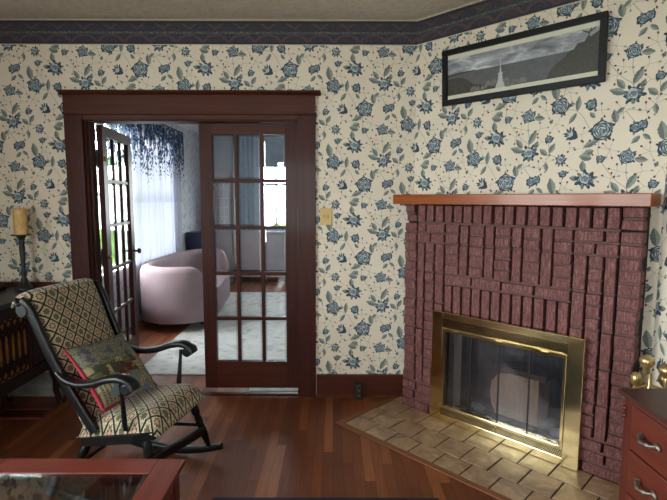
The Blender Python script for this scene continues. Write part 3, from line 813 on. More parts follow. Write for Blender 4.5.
# ------------------------------------------------------------------ fireplace (local frame: x along the slanting wall, -y into the room)
fp = thing('brick_fireplace', 'burgundy brick corner fireplace with patterned courses under an orange wooden mantel', 'fireplace', fire_loc, fire_rz)
HW = 0.7275; FACE = -.164; ROW = 0.0671; ZT = 20 * ROW
rb = random.Random(3)
bk = MB(); 
OP = (-.405, .43, .66)   # opening in the brickwork
def brick(x0, x1, z0, z1, g=.0062, d=None):
    if x1 - x0 < .02 or z1 - z0 < .02: return
    if x0 > OP[0] - .02 and x1 < OP[1] + .02 and z1 < OP[2] + .05: return
    pr = rb.uniform(-.004, .004); j = lambda: rb.uniform(-.0015, .0015)
    x0, x1 = x0 + g + j(), x1 - g + j(); z0, z1 = z0 + g + j(), z1 - g + j()
    y0 = FACE - pr; dz = .085
    vs = [(x0 + j(), y0 + j(), z0 + j()), (x1 + j(), y0 + j(), z0 + j()), (x1 + j(), y0 + dz, z0), (x0 + j(), y0 + dz, z0), (x0 + j(), y0 + j(), z1 + j()), (x1 + j(), y0 + j(), z1 + j()), (x1 + j(), y0 + dz, z1), (x0 + j(), y0 + dz, z1)]
    bk.add(vs, [(0, 3, 2, 1), (4, 5, 6, 7), (0, 1, 5, 4), (1, 2, 6, 5), (2, 3, 7, 6), (3, 0, 4, 7)], 0)
# flush mortar beds between courses
def bed(x0, x1, z): 
    if x0 > OP[0] - .02 and x1 < OP[1] + .02 and z < OP[2] + .04: return
    bk.box(x0, x1, FACE + .010, FACE + .06, z - .0075, z + .0075, 1)
def stack(x0, x1, k0, k1):
    for k in range(k0, k1):
        brick(x0, x1, k * ROW, (k + 1) * ROW)
        if k > k0: bed(x0 + .004, x1 - .004, k * ROW)
def uprights(x0, x1, k0, k1, step=3):
    k = k0
    while k < k1:
        e = min(k + step, k1); brick(x0, x1, k * ROW, e * ROW, .0078)
        if k > k0: bed(x0 + .007, x1 - .007, k * ROW)
        k = e
xe = [-.7275, -.622, -.555, -.477, -.400]     # end stack | upright | headers | upright | centre
# soldiers under the mantel
xs = xe[0] + .10; 
brick(-.7275, -.645, ZT + .06, ZT + .124); bed(-.72, -.65, ZT + .06); brick(-.7175, -.622, ZT, ZT + .058)
n = 18; x0, x1 = -.622, .622
for i in range(n): brick(x0 + (x1 - x0) * i / n, x0 + (x1 - x0) * (i + 1) / n, ZT, ZT + .124, .0078)
brick(.622, .7275, ZT + .065, ZT + .124); brick(.622, .7275, ZT, ZT + .06)
bed(-.622, .622, ZT); bed(.63, .72, ZT + .062)
# base courses
for s in (-1, 1):
    A = lambda a, b: (min(s * a, s * b), max(s * a, s * b))
    for k, cuts in enumerate(((.7275, .50, .40), (.7275, .62, .40), (.7275, .605, .47, .40))):
        for a, b in zip(cuts, cuts[1:]):
            u, v = A(a, b); brick(u, v, k * ROW, (k + 1) * ROW)
        u, v = A(.72, .40); bed(u, v, (k + 1) * ROW)
    for k in range(3, 20):                                    # toothed end stack
        jx = rb.choice((0, .004, -.006)); u, v = A(.7275 + jx, .622); brick(u, v, k * ROW, (k + 1) * ROW)
        u, v = A(.722, .625); bed(u, v, k * ROW)
    u, v = A(.622, .555); uprights(u, v, 3, 18)
    u, v = A(.555, .477); stack(u, v, 3, 18)
    u, v = A(.477, .400); uprights(u, v, 3, 18, 3)
    u, v = A(.622, .400); brick(u, (u + v) / 2, 18 * ROW, 19 * ROW); brick((u + v) / 2, v, 18 * ROW, 19 * ROW); bed(u, v, 18 * ROW)
    brick(u, (u + v) / 2 + .04 * s, 19 * ROW, 20 * ROW); brick((u + v) / 2 + .04 * s, v, 19 * ROW, 20 * ROW); bed(u, v, 19 * ROW)
# centre: five header stacks and four uprights, a stretcher course, soldiers over the brass
k0 = 15
cur = -.400
for i in range(9):
    w = .105 if i % 2 == 0 else .0688
    if i % 2 == 0: stack(cur, cur + w, k0, 20)
    else:
        brick(cur, cur + w, k0 * ROW, (k0 + 3) * ROW, .0078); brick(cur, cur + w, (k0 + 3) * ROW, 20 * ROW, .0078); bed(cur + .007, cur + w - .007, (k0 + 3) * ROW)
    cur += w
for i in range(4): brick(-.4 + .2 * i, -.2 + .2 * i, 14 * ROW, 15 * ROW)
bed(-.4, .4, 15 * ROW); bed(-.4, .4, 14 * ROW)
for i in range(12): brick(-.4 + .8 * i / 12, -.4 + .8 * (i + 1) / 12, 14 * ROW - .19, 14 * ROW, .0078)
br = obj('brick_surround', bk, [M['brick'], M['mortar']], fp, .0025, seg=1)
co = MB()     # core behind the raked joints
for a, b, z0, z1 in ((-.715, OP[0], 0, ZT + .12), (OP[1], .715, 0, ZT + .12), (OP[0], OP[1], OP[2] + .02, ZT + .12)): co.box(a, b, FACE + .035, -.0015, z0, z1)
obj('brick_core', co, M['rakes'], fp)
mt = MB(); mt.box(-.80, .757, -.212, -.002, ZT + .1245, ZT + .190)
obj('mantel_shelf', mt, M['mantel'], fp, .004)
# firebox
fb = MB(); a, b, zt, dp = OP[0] + .004, OP[1] - .004, OP[2], .36
fb.add([(a, FACE + .09, .0), (a, dp, 0), (a, dp, zt), (a, FACE + .09, zt)], [(0, 1, 2, 3)]); fb.add([(b, FACE + .09, 0), (b, dp, 0), (b, dp, zt), (b, FACE + .09, zt)], [(3, 2, 1, 0)])
fb.add([(a, dp, 0), (b, dp, 0), (b, dp, zt), (a, dp, zt)], [(0, 1, 2, 3)]); fb.add([(a, FACE + .09, zt), (a, dp, zt), (b, dp, zt), (b, FACE + .09, zt)], [(0, 1, 2, 3)])
fb.add([(a, FACE, .012), (b, FACE, .012), (b, dp, .012), (a, dp, .012)], [(0, 1, 2, 3)])
obj('firebox', fb, M['soot'], fp)
# hearth tiles, grout bed, wooden edging
ht = MB(); gr = MB()
gr.box(-.81, .74, -.69, FACE - .002, 0.0002, .003)
gr.box(-.81, -.728, FACE - .002, -.035, .0002, .003)
rows = [(-.69, -.54, .055), (-.54, -.352, -.031), (-.352, FACE - .004, .055)]
for y0, y1, ph in rows:
    i = -6
    while True:
        x0 = ph + .172 * i; i += 1
        if x0 > .74: break
        a, b = max(x0, -.81), min(x0 + .172, .74)
        if b - a < .02: continue
        ht.box(a + .0042, b - .0042, y0 + .0042, y1 - .0042, .001, .0075)
ht.box(-.807, -.731, FACE + .001, -.04, .001, .0065)
obj('hearth_tiles', ht, M['tile'], fp, .0015)
obj('hearth_grout', gr, M['rakes'], fp)
ed = MB(); ed.box(-.85, .76, -.732, -.6905, .0003, .009); ed.box(-.85, -.811, -.6905, -.02, .0003, .007)
obj('hearth_edging', ed, M['edging'], fp, .003)

# brass door unit
bs = thing('fireplace_door_set', 'polished brass fireplace door unit with glass doors and pierced vents in brick surround', 'fireplace screen', (fire_loc[0], fire_loc[1], 0), fire_rz)
BX0, BX1 = -.4545, .5015; by0, by1 = -.206, -.1725; Z0, Z1 = .0088, .757
ix0, ix1 = -.372, .416
f = MB(); f.box(BX0, ix0, by0, by1, Z0, Z1); f.box(ix1, BX1, by0, by1, Z0, Z1); f.box(ix0, ix1, by0, by1, .714, Z1); f.box(ix0, ix1, by0, by1, Z0, .058)
obj('brass_frame', f, M['brass'], bs, .003)
for z0, z1 in ((.655, .714), (.058, .108)):
    obj('pierced_vent', MB().box(ix0, ix1, by0 + .006, by1, z0, z1), M['brassvent'], bs, .002)
f = MB()
for q in ((ix0, ix0 + .018, .108, .655), (ix1 - .018, ix1, .108, .655), (ix0 + .018, ix1 - .018, .632, .655), (ix0 + .018, ix1 - .018, .108, .126)): f.box(q[0], q[1], by0 - .006, by1, q[2], q[3])
obj('door_track', f, M['brass'], bs, .003)
f = MB(); f.box(BX0 + .01, BX1 - .004, by1, FACE - .006, Z0, Z1 - .01); 
mid = (ix0 + ix1) / 2; q = (ix1 - ix0 - .036) / 4
for i in range(4):
    x0 = ix0 + .018 + q * i
    g = obj('glass_door', MB().box(x0 + .002, x0 + q - .002, by0 + .012, by0 + .017, .128, .630), M['fireglass'], bs)
    d = MB(); d.box(x0, x0 + .003, by0 + .008, by0 + .018, .127, .631); d.box(x0 + q - .003, x0 + q, by0 + .008, by0 + .018, .127, .631)
    obj('door_edge', d, M['blackiron'], g)
f = MB()
nf = 40
def mc(u, v):
    x = ix0 + .03 + u * (ix1 - ix0 - .06); return (x, by1 + .015 + .006 * math.sin(x * 95), .14 + v * .485)
f.grid(mc, 120, 2); obj('mesh_curtain', f, M['mesh'], bs)
f = MB(); f.lathe([(.005, 0), (.005, .014), (.012, .018), (.013, .026), (.006, .032)], (mid, by0 + .004, .092), 14, axis=(0, -1, 0)); obj('pull_knob', f, M['brass'], bs)
for x in (ix0 + .10, mid, ix1 - .12): obj('hanger_clip', MB().box(x - .02, x + .02, by0 - .012, by0 - .006, .628, .648), M['brass'], bs, .002)

# inside the firebox: split log and ashes
t = thing('firewood_log', 'short thick pale split log standing behind the glass fire doors', 'log', fire_loc, fire_rz)
pf = [(.17, .06), (.17, .36), (-.02, .36), (-.10, .34), (-.145, .28), (-.155, .20), (-.14, .12), (-.11, .06)]
obj('split_face', MB().prism(pf, 'y', .06, .24), M['tanlog'], t, .006)
obj('bark_cap', MB().prism([(-.10, .343), (-.02, .364), (.215, .364), (.215, .40), (-.02, .40), (-.12, .375)], 'y', .05, .25), M['logtop'], t, .006)
ra = random.Random(5)
ashk = [(-.34, .0, .055), (-.225, -.03, .05), (-.115, -.02, .055), (-.0, -.03, .05), (.11, -.03, .055), (.22, -.02, .05), (.32, -.0, .045), (-.27, .12, .06), (.28, .12, .06)]
for i, (x, y, s) in enumerate(ashk):
    m_ = MB(); m_.ball((0, 0, 0), s, 9, 0, (.85, .6, .5))
    for q in range(len(m_.v)):
        v_ = m_.v[q]; j = 1 + ra.uniform(-.18, .18); m_.v[q] = (v_[0] * j, v_[1] * j, max(v_[2] * j, -s * .3))
    o = obj('burnt_coal', m_, M['ash']); o.parent = None
    p = Matrix.Rotation(fire_rz, 3, 'Z') @ Vector((x, y, 0)); o.location = (fire_loc[0] + p.x, fire_loc[1] + p.y, .0135 + s * .3); o.rotation_euler = (0, 0, ra.uniform(-.3, .3) + fire_rz)
    tag(o, 'ash grey lump of burnt coal on the firebox floor in front of the pale log', 'coal', 'burnt coals in the fireplace')

# ------------------------------------------------------------------ panorama picture
pc = thing('framed_panorama', 'wide black-framed grey panorama of a white tower by the sea above the mantel', 'picture', (fire_loc[0], fire_loc[1], 2.1285), fire_rz)
px = -.03
P0, P1, H_ = px - .5, px + .5, .3565
tilt = lambda z: -.012 - .016 * z / H_     # leans a little forward at the top
f = MB()
def lb(mb, x0, x1, z0, z1, d0, d1, m=0):
    vs = []
    for z in (z0, z1):
        y = tilt(z); vs += [(x0, y - d1, z), (x1, y - d1, z), (x1, y - d0, z), (x0, y - d0, z)]
    mb.add(vs, [(0, 3, 2, 1), (4, 5, 6, 7), (0, 1, 5, 4), (1, 2, 6, 5), (2, 3, 7, 6), (3, 0, 4, 7)], m)
fwid = .036
for q in ((P0, P1, 0, fwid), (P0, P1, H_ - fwid, H_), (P0, P0 + fwid, fwid, H_ - fwid), (P1 - fwid, P1, fwid, H_ - fwid)): lb(f, *q, 0, .026)
obj('picture_frame', f, M['blackframe'], pc, .003)
f = MB(); lb(f, P0 + fwid, P1 - fwid, fwid, H_ - fwid, .004, .009); obj('mat_board', f, M['mat'], pc)
f = MB(); a, b, z0, z1 = P0 + fwid, P1 - fwid, fwid + .027, H_ - fwid - .027
X = lambda u: a + (b - a) * u
Zz = lambda v: z0 + (z1 - z0) * v
def pp(pts, m, lay):
    f.add([(X(u), tilt(Zz(v)) - .0093 - .0002 * lay, Zz(v)) for u, v in pts], [tuple(range(len(pts)))], m)
pp([(0, .5), (1, .5), (1, 1), (0, 1)], 0, 0); pp([(0, 0), (1, 0), (1, .57), (0, .57)], 1, 1)
pp([(0, 0), (.40, 0), (.30, .12), (.20, .22), (.16, .34), (.13, .42), (.07, .47), (0, .44)], 2, 2)
pp([(0, .52), (0, .57), (.10, .60), (.22, .585), (.22, .57)], 2, 2)
for i in range(16):
    u = .20 + .024 * i + random.uniform(-.01, .01); v = random.uniform(.03, .10) + (.08 if 4 < i < 11 else 0); w = random.uniform(.010, .02)
    pp([(u - w, v - .05), (u + w, v - .05), (u + w * 1.1, v + .03), (u, v + .10), (u - w * 1.1, v + .03)], 5, 3)
tr_ = random.Random(9); bush = [(1, 0), (1, .93)]
for i in range(13):
    u = 1 - .019 * i; bush.append((u - .008, .90 - .028 * i - .0016 * i * i + tr_.uniform(-.04, .04)))
bush += [(.73, .22), (.70, 0)]
c0 = (.9, .2)
for i in range(len(bush)): pp([c0, bush[i], bush[(i + 1) % len(bush)]], 3, 3)
for q in ([(.93, .8), (.94, .8), (.955, 1.0), (.95, 1.0)], [(.945, .9), (.98, .98), (.975, 1.0), (.94, .93)], [(.94, .88), (.90, .97), (.905, .98), (.945, .91)]): pp(q, 3, 4)
pp([(.366, .0), (.434, .0), (.424, .12), (.376, .12)], 4, 5); pp([(.380, .12), (.420, .12), (.412, .34), (.388, .34)], 4, 5)
pp([(.384, .34), (.416, .34), (.416, .38), (.384, .38)], 4, 5); pp([(.393, .38), (.407, .38), (.404, .50), (.396, .50)], 4, 5); pp([(.397, .50), (.403, .50), (.401, .74), (.399, .74)], 4, 5)
obj('panorama_print', f, [M['cloud'], M['sea'], M['shore'], M['bushprint'], M['towerprint'], M['roofs']], pc)

# ------------------------------------------------------------------ chest of drawers (front faces the room, -x)
ch = thing('chest_of_drawers', 'red mahogany chest of drawers with ornate pulls at the right by the fireplace', 'chest', (1.18, 1.887, 0.009))
ln = 0.86; dpt = 0.485; HT = .721
f = MB(); f.box(.02, dpt - .005, -ln + .03, -.03, .06, HT - .022); f.box(.012, .06, -.064, -.012, 0.0, HT - .022); f.box(.012, .06, -ln + .012, -ln + .064, 0, HT - .022); f.box(dpt - .06, dpt - .005, -.064, -.012, 0, .06); f.box(dpt - .06, dpt - .005, -ln + .012, -ln + .064, 0, .06)
obj('carcass', f, M['mahog_z'], ch, .003)
f = MB(); f.box(-.004, dpt, -ln, 0, HT - .022, HT - .014); f.box(-.012, dpt, -ln - .008, .006, HT - .014, HT)
obj('chest_top', f, M['darkma'], ch, .004)
for i, (z0, z1) in enumerate(((.502, .680), (.320, .496), (.110, .314))):
    d = obj('drawer', MB().box(.006, .03, -ln + .067, -.066, z0, z1), M['mahog'], ch, .004)
    for yc in (-.19, -.67):
        zc = (z0 + z1) / 2 + .004
        h = MB()
        pts = [(-.004, yc + .042 - .084 * u, zc - .007 * math.sin(PI * u)) for u in [k / 10 for k in range(11)]]
        pts = [(p[0] - .024 * math.sin(PI * k / 10), p[1], p[2]) for k, p in enumerate(pts)]
        h.tube(pts, [.0085 + .003 * math.sin(k * 1.9) for k in range(11)], 8)
        for s_ in (-1, 1):
            h.ball((.0, yc + s_ * .044, zc), .014 if s_ < 0 else .011, 10, 0, (.8, 1.2, 1.0)); h.ball((-.002, yc + s_ * .056, zc - .003), .008, 8, 0, (.7, 1, 1))
        obj('drawer_pull', h, M['pewter'], d)
f = MB(); f.box(.002, .02, -ln + .067, -.066, .686, .697); obj('frieze_bead', f, M['mahog'], ch, .002)
for z in (.650, .618):
    obj('corner_boss', MB().ball((.008, -.022, z), .011, 12), M['mahog_z'], ch)
pp_ = MB(); pp_.box(-.09, .09, -.12, .12, 0, .0012)
o = obj('paper_sheet', pp_, M['paperwhite']); o.location = (1.40, 1.62, .7312); o.rotation_euler = (0, 0, .5)
tag(o, 'white sheet of paper lying on the mahogany chest top', 'paper')

# brass fire tools between chest and fireplace
TX, TY = 1.455, 2.12
tl = thing('fire_tool_stand', 'brass fire tool stand with round knob behind the mahogany chest', 'fire tool stand', (TX, TY, .0075))
f = MB(); f.lathe([(.09, 0), (.09, .012), (.06, .02), (.03, .03), (.012, .045), (.009, .06), (.009, .60), (.014, .61), (.014, .64), (.008, .65), (.008, .70)], (0, 0, 0), 20); obj('stand_post', f, M['toolbrass'], tl)
f = MB(); f.lathe([(.010, .70), (.016, .71), (.012, .725), (.022, .735), (.032, .755), (.028, .775), (.012, .786), (.001, .79)], (-.02, 0, 0), 18); obj('stand_finial', f, M['toolbrass'], tl)
f = MB(); f.tube([(-.07, .0, .63), (0, 0, .645), (.06, -.02, .63)], .007, 8); f.tube([(-.02, .06, .63), (0, 0, .645), (.02, -.06, .63)], .007, 8); obj('hook_arm', f, M['toolbrass'], tl)
def tool(name, label, cat, dx, dy, zk, kr, head):
    t = thing(name, label, cat, (TX + dx, TY + dy, .0))
    f = MB(); f.lathe([(.007, .17), (.007, zk - .10), (.012, zk - .095), (.009, zk - .07), (.014, zk - .045), (.010, zk - .03)], (0, 0, 0), 12); obj('shaft', f, M['toolbrass'], t)
    f = MB(); f.lathe([(.010, zk - .03), (.018, zk - .022), (kr, zk - .003), (kr * 1.02, zk + .012), (kr * .7, zk + .03), (.003, zk + .036)], (0, 0, 0), 16); obj('knob_handle', f, M['toolbrass'], t)
    obj('tool_head', head, M['toolbrass'] if name != 'hearth_brush' else M['darkwood'], t)
hd = MB(); hd.tube([(0, 0, .18), (0, 0, .12), (.012, 0, .09), (0, 0, .06)], [.007, .007, .006, .003], 8)
tool('fire_poker', 'brass poker with large round knob hanging at the right of the tool stand', 'poker', .040, -.05, .735, .034, hd)
hd = MB(); hd.box(-.006, .004, -.045, .045, .05, .18)
tool('ash_shovel', 'brass ash shovel hanging lowest at the left of the tool stand', 'shovel', -.050, .02, .672, .024, hd)
hd = MB(); hd.box(-.025, .025, -.02, .02, .05, .18)
tool('hearth_brush', 'brass handled hearth brush hanging front of the tool stand nearest the wall', 'brush', .105, .05, .655, .028, hd)

# ------------------------------------------------------------------ coffee table
ct = thing('coffee_table', 'red mahogany coffee table with inset glass top in the near left corner', 'coffee table', (-1.01, 1.84, 0))
f = MB(); x0, x1, yb, yf = -.415, .412, 0.0, -.95; z0, z1 = .427, .45
for q in ((x0, x0 + .107), (x1 - .107, x1)): obj('side_rail', MB().box(q[0], q[1], yf, yb, z0, z1), M['mahog'], ct, .004)

for q in ((yb - .103, yb), (yf, yf + .103)): obj('end_rail', MB().box(x0 + .107, x1 - .107, q[0], q[1], z0, z1), M['mahog_x'], ct, .003)
obj('glass_inset', MB().box(x0 + .1072, x1 - .1072, yf + .1032, yb - .1032, .440, .446), M['tableglass'], ct)
f = MB(); f.box(x0 + .03, x1 - .03, yb - .045, yb - .025, .36, z0); f.box(x0 + .03, x1 - .03, yf + .025, yf + .045, .36, z0)
f.box(x0 + .025, x0 + .045, yf + .03, yb - .03, .36, z0); f.box(x1 - .045, x1 - .025, yf + .03, yb - .03, .36, z0)
obj('apron', f, M['mahog_x'], ct, .003)
for xx in (x0 + .02, x1 - .08):
    for yy in (yb - .08, yf + .02): obj('leg', MB().box(xx, xx + .06, yy, yy + .06, 0.0, z0), M['mahog_z'], ct, .004)
obj('lower_shelf', MB().box(x0 + .03, x1 - .03, yf + .03, yb - .03, .14, .16), M['darkma'], ct, .003)
o = obj('area_rug', MB().box(-.60, .53, -.6, 2.25, .0, .012), M['rugnavy']); tag(o, 'dark navy rug edge on the floor beneath the coffee table', 'rug')

# ------------------------------------------------------------------ console cabinet on the left
cb = thing('console_cabinet', 'dark mahogany console cabinet with gold fretwork grille at the left edge', 'cabinet', (-2.0, 3.44, 0))
f = MB(); f.box(-.48, -.03, -1.3, 0, .31, .835); f.box(-.03, -.001, -.10, 0, .30, .835); f.box(-.03, -.001, -1.3, -.10, .30, .375); f.box(-.03, -.001, -1.3, -.10, .755, .835)
f.box(-.03, -.001, -.365, -.345, .375, .755); f.box(-.03, -.001, -.92, -.84, .375, .755)
f.box(-.022, .006, -.34, -.11, .39, .74); 
obj('cabinet_body', f, M['cab'], cb, .004)
f = MB(); f.box(-.50, .012, -1.32, .012, .835, .86); obj('cabinet_top', f, M['ebony'], cb, .004)
f = MB(); f.box(-.49, .01, .0, .016, .86, .892); obj('gallery_rail', f, M['trim'], cb, .003)
gr_ = obj('fretwork_grille', MB().box(-.028, -.022, -.84, -.365, .375, .755), M['gold_cloth'], cb)
f = MB()
def ring(mb, cy, cz, ry, rz_, r=.0055, n=18):
    pts = [(-.014, cy + ry * math.cos(2 * PI * i / n), cz + rz_ * math.sin(2 * PI * i / n)) for i in range(n)]
    rs = []
    for i in range(n):
        p = Vector(pts[i]); c = Vector((-.014, cy, cz)); d = (p - c).normalized()
        rs.append([tuple(p + d * r * math.cos(q) + Vector((1, 0, 0)) * r * math.sin(q)) for q in [2 * PI * k / 6 for k in range(6)]])
    mb.rings(rs, 0, True, False, True)
for i in range(8):
    y = -.395 - .058 * i
    ring(f, y, .565, .022, .115); ring(f, y - .029, .420, .027, .034); ring(f, y - .029, .712, .027, .034); ring(f, y, .445, .02, .03); ring(f, y, .688, .02, .03)
    f.box(-.02, -.008, y - .032, y - .026, .46, .67)
obj('fretwork', f, M['cab'], gr_)
for y in (-.07, -1.22):
    for xx in (-.04, -.44):
        pts = [(xx, y, .32), (xx + .012, y + .004, .25), (xx + .02, y + .006, .18), (xx + .012, y + .004, .10), (xx + .03, y + .01, .03), (xx + .045, y + .014, .002)]
        f = MB(); f.sweep(pts, [(.032, .032), (.034, .034), (.026, .026), (.018, .018), (.020, .020), (.026, .026)], 12, power=3); obj('cabriole_leg', f, M['cab'], cb)
cs = thing('candlestick', 'tall black turned candlestick standing on the console cabinet', 'candlestick', (-2.18, 3.33, .8605))
f = MB(); f.lathe([(.058, 0), (.060, .012), (.045, .02), (.034, .04), (.018, .055), (.022, .07), (.014, .085), (.017, .11), (.020, .125), (.012, .14), (.015, .2), (.019, .30), (.013, .32), (.022, .332), (.013, .345), (.020, .36), (.030, .372), (.030, .378)], (0, 0, 0), 22)
obj('stick', f, M['blackiron'], cs)
f = MB(); f.lathe([(.02, .376), (.062, .381), (.064, .388), (.02, .388)], (0, 0, 0), 22); obj('drip_pan', f, M['blackiron'], cs)
cd = thing('pillar_candle', 'honey coloured pillar candle on the tall black candlestick', 'candle', (-2.18, 3.33, 1.2487))
f = MB(); f.lathe([(.041, 0), (.043, .01), (.043, .172), (.039, .179), (.027, .176), (.004, .172)], (0, 0, 0), 24); obj('wax_body', f, M['wax'], cd)
f = MB(); f.tube([(0, 0, .172), (.002, 0, .182), (.005, .001, .188)], .0016, 6); obj('wick', f, M['blackiron'], cd)
o = obj('trinket_box', MB().box(-.05, .05, -.05, .05, 0, .028).box(-.043, .043, -.043, .043, .028, .036), M['ebony'], bevel=.003); o.location = (-2.36, 3.28, .8605)
tag(o, 'low black box on the console cabinet left of the candlestick', 'box')
# floor register in a wooden frame
t = thing('floor_register', 'light wooden framed floor register beneath the console cabinet', 'floor vent', (-2.13, 3.20, 0.0))
f = MB(); 
for q in ((-.22, .16, -.085, -.055), (-.22, .16, .055, .085), (-.22, -.19, -.055, .055), (.13, .16, -.055, .055)): f.box(*q, .0005, .012)
obj('register_frame', f, M['mahog_x'], t, .003)
f = MB()
for i in range(11): f.box(-.19, .13, -.05 + .0095 * i, -.045 + .0095 * i, .0005, .008)
obj('register_slats', f, M['trim'], t)

# ------------------------------------------------------------------ rocking chair
rc = thing('rocking_chair', 'black rocking chair upholstered in diamond lattice tapestry beside the coffee table', 'rocking chair', (-1.088, 2.437, 0), math.radians(-11.9))
def spline(P, n=6):
    P = [Vector(p) for p in P]; out = []
    Q_ = [P[0] * 2 - P[1]] + P + [P[-1] * 2 - P[-2]]
    for i in range(1, len(Q_) - 2):
        a, b, c, d = Q_[i - 1:i + 3]
        for k in range(n):
            t = k / n
            out.append(0.5 * ((2 * b) + (c - a) * t + (2 * a - 5 * b + 4 * c - d) * t * t + (3 * b - a - 3 * c + d) * t ** 3))
    out.append(P[-1]); return [tuple(p) for p in out]
RX, RR = .05, 1.10
def rz_at(x): return (x - RX) ** 2 / (2 * RR)
for s in (-1, 1):
    # rocker
    xs = [-.52 + .92 * i / 16 for i in range(17)]
    f = MB(); f.sweep([(x, s * .272, rz_at(x) + .026 + .002) for x in xs], [(.016, .018 + .006 * math.sin(PI * i / 16)) for i in range(17)], 12); obj('rocker', f, M['ebony'], rc)
    # turned front and rear legs
    def turned(p, q, name):
        a, b = Vector(p), Vector(q); L = (b - a).length; ax = (b - a).normalized()
        pr = [(.016, 0), (.019, .06), (.022, .16), (.024, .26), (.020, .33), (.015, .36), (.023, .40), (.015, .44), (.023, .47), (.018, .52), (.022, .62), (.021, .78), (.015, .92), (.013, 1)]
        f = MB(); f.lathe([(r, z * L) for r, z in pr], tuple(a), 14, axis=tuple(ax)); obj(name, f, M['ebony'], rc)
    turned((.245, s * .215, .375), (.318, s * .272, rz_at(.318) + .045), 'leg')
    turned((-.075, s * .195, .315), (-.19, s * .272, rz_at(-.19) + .045), 'leg')
    # back post, from seat to the rolled top
    pst = spline([(-.02, s * .232, .375), (-.10, s * .234, .50), (-.185, s * .238, .64), (-.262, s * .245, .80), (-.318, s * .250, .935), (-.345, s * .253, .985), (-.372, s * .254, .998), (-.392, s * .254, .985)])
    f = MB(); n = len(pst); f.sweep(pst, [(.015, .024 + .012 * max(0, (i / (n - 1) - .72) / .28)) for i in range(n)], 12, up=(1, 0, .2)); obj('back_post', f, M['ebony'], rc)
    f = MB(); f.lathe([(.030, -.016), (.034, -.012), (.034, .012), (.030, .016)], (-.362, s * .254, .962), 20, axis=(0, 1, 0)); obj('post_scroll', f, M['ebony'], rc)
    # arm with its scrolled hand
    arm = spline([(-.20, s * .238, .662), (-.15, s * .248, .632), (-.07, s * .258, .620), (.02, s * .266, .634), (.10, s * .272, .662), (.17, s * .275, .672), (.222, s * .275, .655), (.236, s * .275, .625)])
    n = len(arm); f = MB(); f.sweep(arm, [(.024 + .012 * (i / (n - 1)), .014 + .006 * (i / (n - 1))) for i in range(n)], 14, power=3); obj('armrest', f, M['ebony'], rc)
    f = MB(); f.lathe([(.020, -.036), (.027, -.034), (.027, .034), (.020, .036)], (.212, s * .275, .634), 16, axis=(0, 1, 0)); obj('arm_scroll', f, M['ebony'], rc)
    f = MB(); L = .235; f.lathe([(.010, 0), (.013, .05), (.011, .12), (.009, .2), (.010, L)], (.155, s * .242, .405), 12, axis=(.03, s * .12, 1)); obj('arm_spindle', f, M['ebony'], rc)
# stretchers
f = MB(); f.sweep([(.280, -.242, .262), (.292, .0, .222), (.300, .25, .178)], (.014, .026), 12, up=(0, 0, 1)); obj('stretcher', f, M['ebony'], rc)
f = MB(); f.tube([(-.14, -.235, .18), (-.14, .235, .18)], [.011, .011], 10); obj('stretcher', f, M['ebony'], rc)
for s in (-1, 1):
    f = MB(); f.tube([(-.145, s * .237, .19), (.07, s * .242, .2), (.278, s * .245, .21)], [.009, .012, .009], 10); obj('stretcher', f, M['ebony'], rc)
# seat board
def seat_z(x): return .400 + (x - .283) * .19
f = MB(); pts = [(-.125, -.20), (-.10, -.236), (.0, -.248), (.20, -.255), (.30, -.235), (.315, 0), (.30, .235), (.20, .255), (0, .248), (-.10, .236), (-.125, .20)]
top = [(x, y, seat_z(x) + .006) for x, y in pts]; bot = [(x, y, seat_z(x) - .036) for x, y in pts]
f.rings([bot, top], 0, False); obj('seat_board', f, M['ebony'], rc, .006)
# seat cushion and back upholstery carry the lattice cloth on one measure
def cush(u, v):
    x = -.130 + .455 * u; y = (v - .5) * 2
    wd = .241 - .012 * (1 - u)
    hgt = .092 * (max(0, 1 - abs(2 * u - 1) ** 6) ** .5) * (max(0, 1 - abs(y) ** 6) ** .5)
    drop = .03 * max(0, (u - .72) / .28) ** 2
    return (x, y * wd, seat_z(x) + .008 + hgt - drop)
f = MB(); f.grid(cush, 22, 22, uvfn=lambda u, v: (v * .50, u * .50 + .06), flip=True)
f.grid(lambda u, v: (cush(u, v)[0], cush(u, v)[1], min(cush(u, v)[2], seat_z(cush(u, v)[0]) + .0075)), 22, 22, uvfn=lambda u, v: (v * .5, u * .5 + .06), flip=False)
obj('seat_cushion', f, M['lattice'], rc)
bp = [Vector(p) for p in spline([(-.06, 0, .385), (-.125, 0, .50), (-.195, 0, .64), (-.262, 0, .80), (-.318, 0, .94), (-.348, 0, 1.005), (-.378, 0, 1.026), (-.415, 0, 1.012), (-.436, 0, .972)])]
ar = [0]
for i in range(1, len(bp)): ar.append(ar[-1] + (bp[i] - bp[i - 1]).length)
def back(side):
    def fn(u, v):
        q = u * (len(bp) - 1); i = min(int(q), len(bp) - 2); p = bp[i].lerp(bp[i + 1], q - i)
        d = (bp[i + 1] - bp[i]).normalized(); nrm = Vector((d.z, 0, -d.x))
        y = (v - .5) * 2; wd = .214 + .018 * u + .026 * max(0, 1 - u / .22) + (.022 if u > .74 else .022 * max(0, (u - .66) / .08))
        bulge = .030 * (max(0, 1 - abs(y) ** 5) ** .5) * (1 if u < .7 else .75)
        p = p + nrm * (bulge if side > 0 else -.012)
        return (p.x, y * wd, p.z)
    return fn
def backuv(u, v):
    q = u * (len(bp) - 1); i = min(int(q), len(bp) - 2); return (v * .46, ar[i] + (ar[i + 1] - ar[i]) * (q - i))
f = MB(); f.grid(back(1), 44, 18, uvfn=backuv, flip=False); f.grid(back(-1), 44, 18, uvfn=backuv, flip=True)
g1, g2 = back(1), back(-1)
for v in (0.0, 1.0):
    f.grid(lambda a, b: tuple(Vector(g1(a, v)).lerp(Vector(g2(a, v)), b)), 44, 1, uvfn=lambda a, b: backuv(a, v), flip=v < .5)
